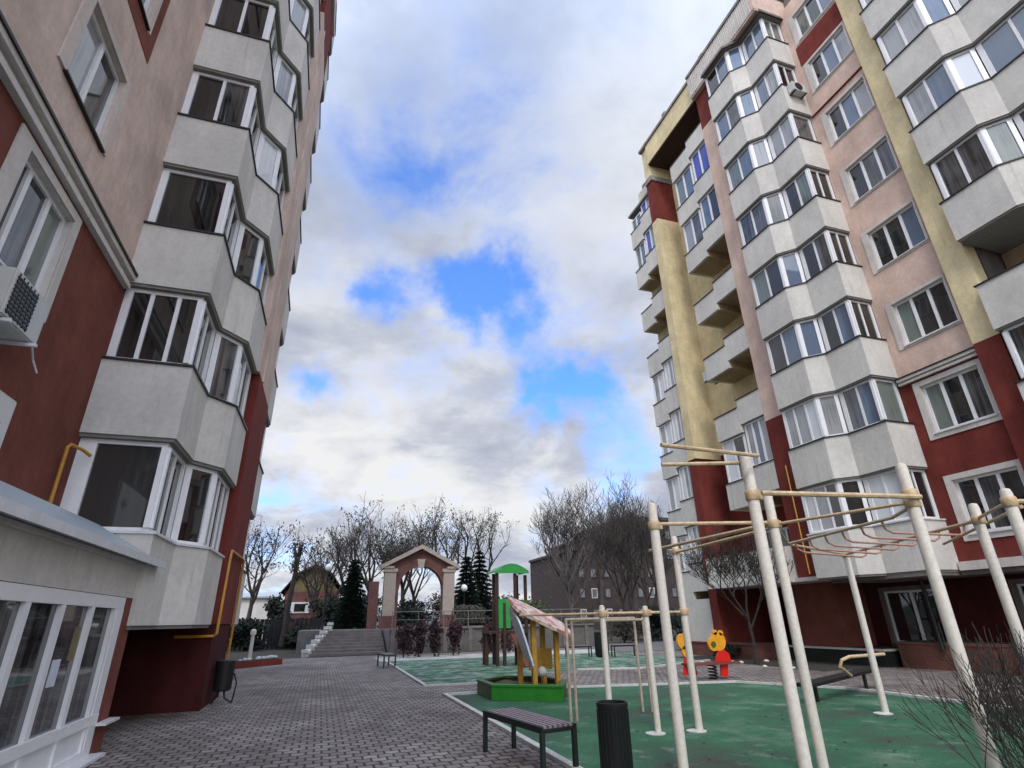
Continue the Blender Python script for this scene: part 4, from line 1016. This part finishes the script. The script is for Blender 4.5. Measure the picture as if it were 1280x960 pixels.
def tree(x, y, z, h, seed, label, trunk_f=.35, r=.2, depth=4, kids=3, leaves=0, bark='bark', lean=(0, 0), rmin=.02, name='bare_tree', cat='tree', group=None, spread=.6, leafs=.16, up=.12):
    rng = random.Random(seed)
    t = thing(name, (x, y, z), label, cat, group)
    th = h * trunk_f; p = [Vector((x, y, z))]; rr = [r * 1.25]; d = Vector((lean[0], lean[1], 1)).normalized()
    for i in range(5):
        d = (d + Vector((rng.uniform(-.08, .08), rng.uniform(-.08, .08), 0))).normalized(); p.append(p[-1] + d * th / 5); rr.append(r * (1 - .07 * i))
    m = MB(); m.tube(p, rr, 9); m.build('trunk', bark, t, smooth=True)
    m = MB(); tips = []
    n0 = 4
    for k in range(n0):
        a_ = 2 * math.pi * (k + rng.random() * .6) / n0
        s_ = .25 if k == 0 else .75
        q = p[-1] if k < 3 else p[-2]
        grow(m, q, (math.cos(a_) * s_ + lean[0], math.sin(a_) * s_ + lean[1], 1), (h - th) * rng.uniform(.36, .46), r * .62, depth, rng, kids, spread, up, tips, 5, rmin)
    m.build('crown', bark, t)
    if leaves:
        m = MB(); sel = [q for q in tips if rng.random() < leaves]; leaf_cloud(m, sel, rng, 6, leafs * .8, .28); m.build('leaves', 'deadleaf', t)
    return t
G1 = 'bare trees beyond the terrace'
tree(-6.0, 56, .2, 10.5, 1, 'bare tree leaning out from behind the left block edge', leaves=.2, r=.22, lean=(.05, 0), rmin=.013, group=G1)
tree(-2.4, 45, .2, 7.2, 2, 'dark straight trunk with thin sideways branches before the fence', .78, .20, 3, 3, .2, group=G1)
tree(-.6, 55, .5, 8.4, 3, 'bare forked tree in front of the yellow gabled house', .35, .2, 4, 3, 0.1, rmin=.013, group=G1)
tree(1.9, 50, 1.2, 8.6, 4, 'bare tree just behind the dark spruce at stairs top', .3, .22, 4, 3, 0.1, rmin=.013, group=G1)
tree(4.0, 57, 1.2, 10.5, 5, 'tall leafy-tipped tree above left shoulder of the arch',   .3, .26, 4, 3, 0.3, rmin=.013, group=G1)
tree(7.6, 59, 1.2, 10.8, 6, 'tall tree framed through the arch opening', .32, .26, 4, 3, 0.3, rmin=.013, group=G1)
tree(11.4, 57, 1.2, 11.3, 7, 'tall tree with withered leaves just right of the gable', .34, .28, 4, 3, 0.3, rmin=.013, group=G1)
tree(15.6, 58, 1.2, 11.6, 8, 'tall tree with withered leaves above the green tower', .34, .28, 4, 3, 0.3, rmin=.013, group=G1)
tree(26.5, 60, .5, 14, 9, 'tall airy bare tree with forked leaning trunk right of tower', .38, .28, 5, 3, 0, 'barkg', lean=(-.05, 0), rmin=.018, group=G1)
tree(31.0, 62, .5, 16, 10, 'tall airy bare tree in front of the lower brown brick wing', .4, .26, 5, 3, 0, 'barkg', rmin=.018, group=G1)
tree(36.5, 64, .5, 15.5, 11, 'tall bare tree in front of the taller brown brick wing', .4, .26, 5, 3, 0, 'barkg', rmin=.018, group=G1)
tree(14.6, 17.6, 0, 4.6, 12, 'small bare tree against the white band of the right block', .3, .07, 4, 4, 0, 'bark', rmin=.009)
tree(29.0, 66, .5, 14.5, 13, 'bare tree standing behind the forked leaning tree', .3, .24, 5, 3, 0, 'bark', rmin=.022, group=G1)
tree(34.0, 60, .5, 13.0, 14, 'dark bare tree between the two brown brick wings', .3, .26, 5, 3, 0, 'bark', rmin=.022, group=G1)
tree(40.0, 66, .5, 15.0, 15, 'dark bare tree close to the corner of the right block', .3, .26, 5, 3, 0, 'bark', rmin=.022, group=G1)
tree(27.5, 50, .3, 10.5, 31, 'slim dark bare tree nearest the left end of the brown block', .3, .18, 5, 3, 0, 'bark', rmin=.016, group=G1)
tree(31.5, 52, .3, 11.5, 32, 'slim dark bare tree before the middle of the brown block', .3, .18, 5, 3, 0, 'bark', rmin=.016, group=G1)
tree(23.6, 54, .3, 9.0, 33, 'low bare tree at the left edge of the far hedge', .3, .16, 4, 3, 0, 'barkg', rmin=.016, group=G1)
tree(9.6, 64, 1.2, 10.0, 16, 'thin dark tree behind right side of the arch opening', .3, .22, 4, 3, .1, rmin=.013, group=G1)
tree(5.9, 52, 1.2, 7.5, 17, 'low bare tree at left inside the arch opening', .3, .18, 4, 4, .2, rmin=.013, group=G1)
tree(.6, 58, 1.0, 9.0, 19, 'bare tree right behind the yellow gable', .3, .2, 4, 3, .3, rmin=.013, group=G1)

def spruce(x, y, z, h, rad, seed, label, group=None):
    rng = random.Random(seed); t = thing('spruce', (x, y, z), label, 'spruce tree', group)
    m = MB(); m.tube([(x, y, z), (x, y, z + h)], [.14, .02], 8); m.build('trunk', 'bark', t, smooth=True)
    m = MB(); nl = 17
    for i in range(nl):
        f_ = i / (nl - 1); zz = z + .25 + (h - .4) * f_; rr = rad * (1 - f_) ** .85 + .06; nb = int(15 - 8 * f_)
        for k in range(nb):
            a_ = 2 * math.pi * (k + rng.random() * .7) / nb; l = rr * rng.uniform(.75, 1.1)
            dx, dy = math.cos(a_), math.sin(a_)
            prev = Vector((x, y, zz + .1))
            for s_ in range(5):
                q = Vector((x + dx * l * (s_ + 1) / 5, y + dy * l * (s_ + 1) / 5, zz + .1 - .28 * l * ((s_ + 1) / 5) ** 1.3))
                for _ in range(9):
                    c_ = prev.lerp(q, rng.random()) + Vector((rng.gauss(0, .05), rng.gauss(0, .05), rng.gauss(0, .04)))
                    sd = Vector((-dy, dx, 0)) * rng.choice((-1, 1)) * .24 + Vector((dx, dy, -.45)) * .18
                    w_ = Vector((dx, dy, .6)) * .055
                    m.add([c_ - w_, c_ + sd - w_ * .3, c_ + sd * 1.1, c_ + w_], [(0, 1, 2, 3)])
                prev = q
    m.build('crown', 'needle', t)
spruce(2.0, 43.5, 1.22, 4.6, 1.3, 21, 'dark spruce at the top of the concrete steps')
spruce(11.0, 46, 1.22, 5.2, 1.6, 22, 'dark spruce close to the right side of archway')
spruce(12.9, 49, 1.2, 6.0, 1.9, 23, 'dark spruce behind the globe lamp and green tower')

def bush(x, y, z, h, rad, seed, mat, label, n=900, name='shrub', group=None, stem=True, leaf=.07, sy=1):
    rng = random.Random(seed); t = thing(name, (x, y, z), label, 'shrub', group)
    m = MB()
    for k in range(7):
        a_ = rng.uniform(0, 6.28); m.tube([(x, y, z), (x + math.cos(a_) * rad * .5, y + math.sin(a_) * rad * .5, z + h * .9)], [.03, .01], 5)
    m.build('stems', 'bark', t)
    m = MB()
    cl = [(rng.gauss(0, .45) * rad, rng.gauss(0, .45) * rad * sy, h * (.18 + .72 * rng.random())) for _ in range(26)]
    for _ in range(n):
        c0 = rng.choice(cl); c_ = Vector((x + c0[0] + rng.gauss(0, rad * .22), y + c0[1] + rng.gauss(0, rad * .22), z + max(.04, c0[2] + rng.gauss(0, h * .09))))
        a_ = Vector((rng.uniform(-1, 1), rng.uniform(-1, 1), rng.uniform(-1, 1))).normalized(); b_ = a_.orthogonal(); l = leaf * rng.uniform(.6, 1.5)
        m.add([c_ - a_ * l, c_ + b_ * l * .6, c_ + a_ * l, c_ - b_ * l * .6], [(0, 1, 2, 3)])
    m.build('foliage', mat, t)
G2 = 'maroon columnar shrubs below the terrace wall'
for k, (x, lab) in enumerate(((4.0, 'maroon columnar shrub nearest the stairs'), (4.75, 'second maroon columnar shrub from the stairs'), (5.5, 'maroon columnar shrub below middle of the arch'), (6.5, 'maroon columnar shrub below right pilaster of the arch'), (8.3, 'broad maroon shrub left of the play tower legs'), (9.2, 'maroon shrub seen through the play tower legs'))):
    bush(x, 29.6 + .2 * (k % 2), 0, 1.7 if k else 1.5, .34, 40 + k, 'maroon', lab, 700, 'columnar_shrub', G2)
tw = thing('weeping_tree', (8.6, 35.5, 1.2), 'small weeping tree with arching pale twigs on the terrace', 'tree')
rng = random.Random(77)
m = MB(); m.tube([(8.6, 35.5, 1.2), (8.62, 35.5, 2.1)], [.06, .04], 7); m.build('trunk', 'barkg', tw)
m = MB()
for k in range(70):
    a_ = rng.uniform(0, 6.28); l = rng.uniform(.5, 1.2); m.tube([(8.62, 35.5, 2.1), (8.62 + math.cos(a_) * l * .5, 35.5 + math.sin(a_) * l * .5, 2.5 - .05 * l), (8.62 + math.cos(a_) * l * .9, 35.5 + math.sin(a_) * l * .9, 2.2), (8.62 + math.cos(a_) * l * 1.05, 35.5 + math.sin(a_) * l * 1.05, 1.45)], [.02, .015, .012, .012], 4)
m.build('crown', 'barkg', tw)
m = MB(); leaf_cloud(m, [(8.62 + rng.uniform(-1, 1), 35.5 + rng.uniform(-1, 1), rng.uniform(1.4, 2.4)) for _ in range(40)], rng, 8, .07, .12); m.build('leaves', 'yew', tw)
bush(1.0, 52, 1.2, 2.4, 1.8, 65, 'hedge', 'dark thicket behind the spruce at stairs top', 2400, leaf=.11)
bush(11.3, 53, 1.2, 2.6, 1.8, 66, 'deadleaf', 'brown thicket between archway and the two right spruces', 2400, leaf=.10)
bush(3.6, 53, 1.2, 2.6, 1.8, 61, 'deadleaf', 'brown tangled thicket left behind the arch', 2200, leaf=.10)
bush(8.2, 55, 1.2, 2.2, 1.6, 62, 'hedge', 'dark thicket at right inside the arch opening', 2000, leaf=.10)
bush(14.5, 52, 1.2, 3.0, 2.2, 63, 'hedge', 'dark thicket between the lamp and green tower', 2600, leaf=.11)
bush(18.5, 54, .8, 2.4, 2.2, 64, 'deadleaf', 'brown thicket right behind the green tower roof posts', 2400, leaf=.10)
bush(-4.8, 45.2, 0, 1.9, 1.0, 51, 'hedge', 'dark evergreen bush against the board fence by the left block', 1800, leaf=.11)
bush(-1.4, 45.2, 0, 1.4, .8, 52, 'hedge', 'dark bush at the foot of fence left of the steps', 1800, leaf=.11)
bush(-3.2, 50, 0, 3.4, 1.0, 54, 'hedge', 'tall dark conical bush before the pale shed', 1800, leaf=.12)
bush(13.2, 36, 1.2, 1.5, 1.2, 53, 'yew', 'olive green bush behind the play tower', 1200, leaf=.09)
bush(6.2, 46, 1.2, 1.6, 1.6, 56, 'hedge', 'dark low hedge seen through the arch opening', 1800, leaf=.11)
bush(24.5, 40, 0, 2.3, 2.0, 57, 'hedge', 'dark hedge beneath the brown brick block', 2200, leaf=.14)
bush(19.5, 36, 0, 2.0, 1.4, 58, 'deadleaf', 'greyish twiggy bush right of the play tower', 1600, leaf=.08)
bush(30, 42, 0, 2.4, 2.4, 59, 'hedge', 'wide dark hedge at the far side of the grey side road', 2400, leaf=.14)
bush(15.4, 20.4, 0, .6, .5, 60, 'hedge', 'low dark shrub in the garden bed beside the brick wall', 700, leaf=.06)

def twig_bush(x, y, z, h, n, seed, label, lean, fan=.7):
    rng = random.Random(seed); t = thing('bare_shrub', (x, y, z), label, 'shrub')
    m = MB()
    for k in range(n):
        a_ = rng.uniform(0, 6.28); s_ = rng.uniform(.05, fan)
        d = Vector((math.cos(a_) * s_ + lean[0], math.sin(a_) * s_ + lean[1], 1)).normalized()
        grow(m, (x + rng.uniform(-.25, .25), y + rng.uniform(-.25, .25), z), d, h * rng.uniform(.35, .55), .010, 3, rng, 3, .42, .06, None, 4, .0028, 3, .10)
    m.build('twigs', 'bark', t)
    return t
twig_bush(5.35, 3.45, 0, 1.15, 20, 91, 'bare dark shrub of fine twigs in the right foreground', (-.05, .05))
twig_bush(6.3, 4.0, 0, 1.2, 14, 92, 'second bare shrub behind the foreground twigs at the right edge', (-.1, .05))

rng = random.Random(5)
for k in range(7):
    x, y = 12.2 + rng.uniform(0, 3.4), 15.4 + rng.uniform(0, 3.6)
    m = MB(); m.sphere((x, y, .05), rng.uniform(.05, .10), 6, .6)
    tag(m.build('stone', 'trim', smooth=True), 'pale stone lying in the garden bed before the right block', 'stone', 'pale stones in the garden bed')

rng = random.Random(8); m = MB()
for _ in range(520):
    x, y = (rng.uniform(-3.9, 11.5), 4 + 26 * rng.random() ** 1.5)
    if 3.4 < x < 5.8 and 11.8 < y < 15.2: continue
    a_ = rng.uniform(0, 6.28); l = rng.uniform(.018, .04); z = .012 + rng.uniform(0, .006)
    ca, sa = math.cos(a_) * l, math.sin(a_) * l
    m.add([(x - ca, y - sa, z), (x + sa * .6, y - ca * .6, z + .008), (x + ca, y + sa, z + .002), (x - sa * .6, y + ca * .6, z + .01)], [(0, 1, 2, 3)])
tag(m.build('fallen_leaves', 'deadleaf'), 'withered leaves strewn over the paving and green rubber', 'leaves', kind='stuff')
# ---------------------------------------------------------------- world and light
SKYMUL = (1.0, 1.9, 3.3)
wd = bpy.data.worlds.new('World'); C.world = wd; wd.use_nodes = True
nt = wd.node_tree; bg = nt.nodes['Background']
sky = node(nt, 'ShaderNodeTexSky', sky_type='NISHITA'); sky.sun_disc = False
SUN_EL, SUN_AZ = R(50), R(203)          # azimuth clockwise from +Y
sky.sun_elevation = SUN_EL; sky.sun_rotation = SUN_AZ; sky.air_density = 1.0; sky.dust_density = .6
tc = node(nt, 'ShaderNodeTexCoord')
sp_ = node(nt, 'ShaderNodeSeparateXYZ'); nt.links.new(tc.outputs['Generated'], sp_.inputs[0])
zc = node(nt, 'ShaderNodeMath', operation='MAXIMUM'); zc.inputs[1].default_value = 0; nt.links.new(sp_.outputs[2], zc.inputs[0])
za = node(nt, 'ShaderNodeMath', operation='ADD'); za.inputs[1].default_value = .28; nt.links.new(zc.outputs[0], za.inputs[0])
dv_ = node(nt, 'ShaderNodeVectorMath', operation='DIVIDE')
cz = node(nt, 'ShaderNodeCombineXYZ')
for i in range(3): nt.links.new(za.outputs[0], cz.inputs[i])
nt.links.new(tc.outputs['Generated'], dv_.inputs[0]); nt.links.new(cz.outputs[0], dv_.inputs[1])
def mth(op, a, b=None, c=None, clamp=False):
    n = nt.nodes.new('ShaderNodeMath'); n.operation = op; n.use_clamp = clamp
    for i, v in enumerate((a, b, c)):
        if v is None: continue
        if isinstance(v, bpy.types.NodeSocket): nt.links.new(v, n.inputs[i])
        else: n.inputs[i].default_value = v
    return n.outputs[0]
nA = node(nt, 'ShaderNodeTexNoise', Scale=3.2, Detail=9.0, Roughness=.62, Distortion=.25); nt.links.new(dv_.outputs[0], nA.inputs['Vector'])
nB = node(nt, 'ShaderNodeTexNoise', Scale=1.5, Detail=7.0, Roughness=.55); 
mpb = node(nt, 'ShaderNodeMapping'); mpb.inputs['Location'].default_value = (4.3, 1.7, 2.2); nt.links.new(dv_.outputs[0], mpb.inputs['Vector']); nt.links.new(mpb.outputs[0], nB.inputs['Vector'])
# breaks in the cloud deck: directions and angular sizes of the blue gaps
nW = node(nt, 'ShaderNodeTexNoise', Scale=4.5, Detail=5.0, Roughness=.6); nt.links.new(tc.outputs['Generated'], nW.inputs['Vector'])
wv = node(nt, 'ShaderNodeVectorMath', operation='SUBTRACT'); nt.links.new(nW.outputs['Color'], wv.inputs[0]); wv.inputs[1].default_value = (.5, .5, .5)
ws = node(nt, 'ShaderNodeVectorMath', operation='SCALE'); ws.inputs['Scale'].default_value = .30; nt.links.new(wv.outputs[0], ws.inputs[0])
wa = node(nt, 'ShaderNodeVectorMath', operation='ADD'); nt.links.new(tc.outputs['Generated'], wa.inputs[0]); nt.links.new(ws.outputs[0], wa.inputs[1])
gaps = [((.209, .828, .520), .06, 1.05), ((.296, .814, .501), .05, .75), ((.046, .844, .534), .05, .85), ((.140, .812, .555), .05, .8), ((.092, .701, .707), .06, .40), ((.36, .852, .381), .065, 1.35), ((.45, .81, .374), .055, 1.2), ((.295, .872, .392), .035, .7),
        ((-.063, .921, .385), .05, .95), ((.509, .82, .262), .06, .75), ((.434, .856, .281), .05, .6), ((-.08, .985, .152), .07, .6), ((.12, .60, .79), .26, .50), ((.02, .74, .67), .10, .3), ((.22, .84, .48), .14, .28), ((.15, .95, .27), .22, -.25), ((.10, .975, .20), .16, .22), ((-.6, .5, .62), .25, .5), ((.75, -.3, .6), .3, .6), ((-.5, -.5, .7), .3, .4)]
tot = None
for d, w_, s_ in gaps:
    dd = node(nt, 'ShaderNodeVectorMath', operation='DISTANCE'); nt.links.new(wa.outputs[0], dd.inputs[0]); dd.inputs[1].default_value = d
    q = mth('DIVIDE', dd.outputs['Value'], w_); q = mth('POWER', q, 2.0); q = mth('MULTIPLY', q, -1.0); q = mth('EXPONENT', q); q = mth('MULTIPLY', q, s_)
    tot = q if tot is None else mth('ADD', tot, q)
n_ = mth('SUBTRACT', nA.outputs['Fac'], .5); n_ = mth('MULTIPLY', n_, 2.7)
g_ = mth('ADD', tot, n_); g_ = mth('SUBTRACT', g_, .05)
mr = node(nt, 'ShaderNodeMapRange'); mr.interpolation_type = 'SMOOTHSTEP'; mr.inputs['From Min'].default_value = -.10; mr.inputs['From Max'].default_value = 1.15; mr.inputs['To Max'].default_value = .95
nt.links.new(g_, mr.inputs['Value'])
# cloud tone: grey-lavender undersides to white billows, brighter round the veiled sun
tone = mth('ADD', mth('MULTIPLY', nB.outputs['Fac'], .65), mth('MULTIPLY', nA.outputs['Fac'], .5))
cr_ = ramp(nt, [(.46, (4.9, 5.3, 6.6)), (.54, (6.4, 6.8, 7.9)), (.60, (8.4, 8.6, 9.2)), (.67, (10.0, 10.0, 10.2))]); nt.links.new(tone, cr_.inputs['Fac'])
SD = (math.sin(SUN_AZ) * math.cos(SUN_EL), math.cos(SUN_AZ) * math.cos(SUN_EL), math.sin(SUN_EL))
dt = node(nt, 'ShaderNodeVectorMath', operation='DOT_PRODUCT'); nt.links.new(tc.outputs['Generated'], dt.inputs[0]); dt.inputs[1].default_value = SD
gl_ = mth('MAXIMUM', dt.outputs['Value'], 0.0); gl_ = mth('POWER', gl_, 2.0); gl_ = mth('MULTIPLY_ADD', gl_, 3.0, .80)
cb3 = node(nt, 'ShaderNodeCombineXYZ')
for i in range(3): nt.links.new(mth('MULTIPLY', gl_, (1.0, 1.0, .99)[i]), cb3.inputs[i])
cl_ = mixc(nt, cr_.outputs['Color'], cb3.outputs[0], 1.0, 'MULTIPLY')
mt_ = node(nt, 'ShaderNodeMapRange'); mt_.inputs['From Min'].default_value = .52; mt_.inputs['From Max'].default_value = .85; nt.links.new(sp_.outputs[2], mt_.inputs['Value'])
hi_ = mixc(nt, (1.0, 1.0, 1.0), (.80, .87, .99), mt_.outputs[0])
cl_ = mixc(nt, cl_, hi_, 1.0, 'MULTIPLY')
skyb = mixc(nt, sky.outputs[0], SKYMUL, 1.0, 'MULTIPLY')
fin = mixc(nt, cl_, skyb, mr.outputs[0])
nt.links.new(fin, bg.inputs['Color']); bg.inputs['Strength'].default_value = .10
sun = bpy.data.lights.new('sun', 'SUN'); so = bpy.data.objects.new('sun', sun); COL.objects.link(so)
sun.energy = 1.5; sun.angle = R(10); sun.color = (1, .93, .83)
dirv = Vector((math.sin(SUN_AZ) * math.cos(SUN_EL), math.cos(SUN_AZ) * math.cos(SUN_EL), math.sin(SUN_EL)))
so.rotation_euler = (-dirv).to_track_quat('-Z', 'Y').to_euler(); so.location = (0, 0, 60)

vs_ = C.view_settings; vs_.view_transform = 'Standard'; vs_.look = 'None'; vs_.exposure = 0.15; vs_.gamma = 1
C.cycles.max_bounces = 6; C.cycles.use_denoising = True
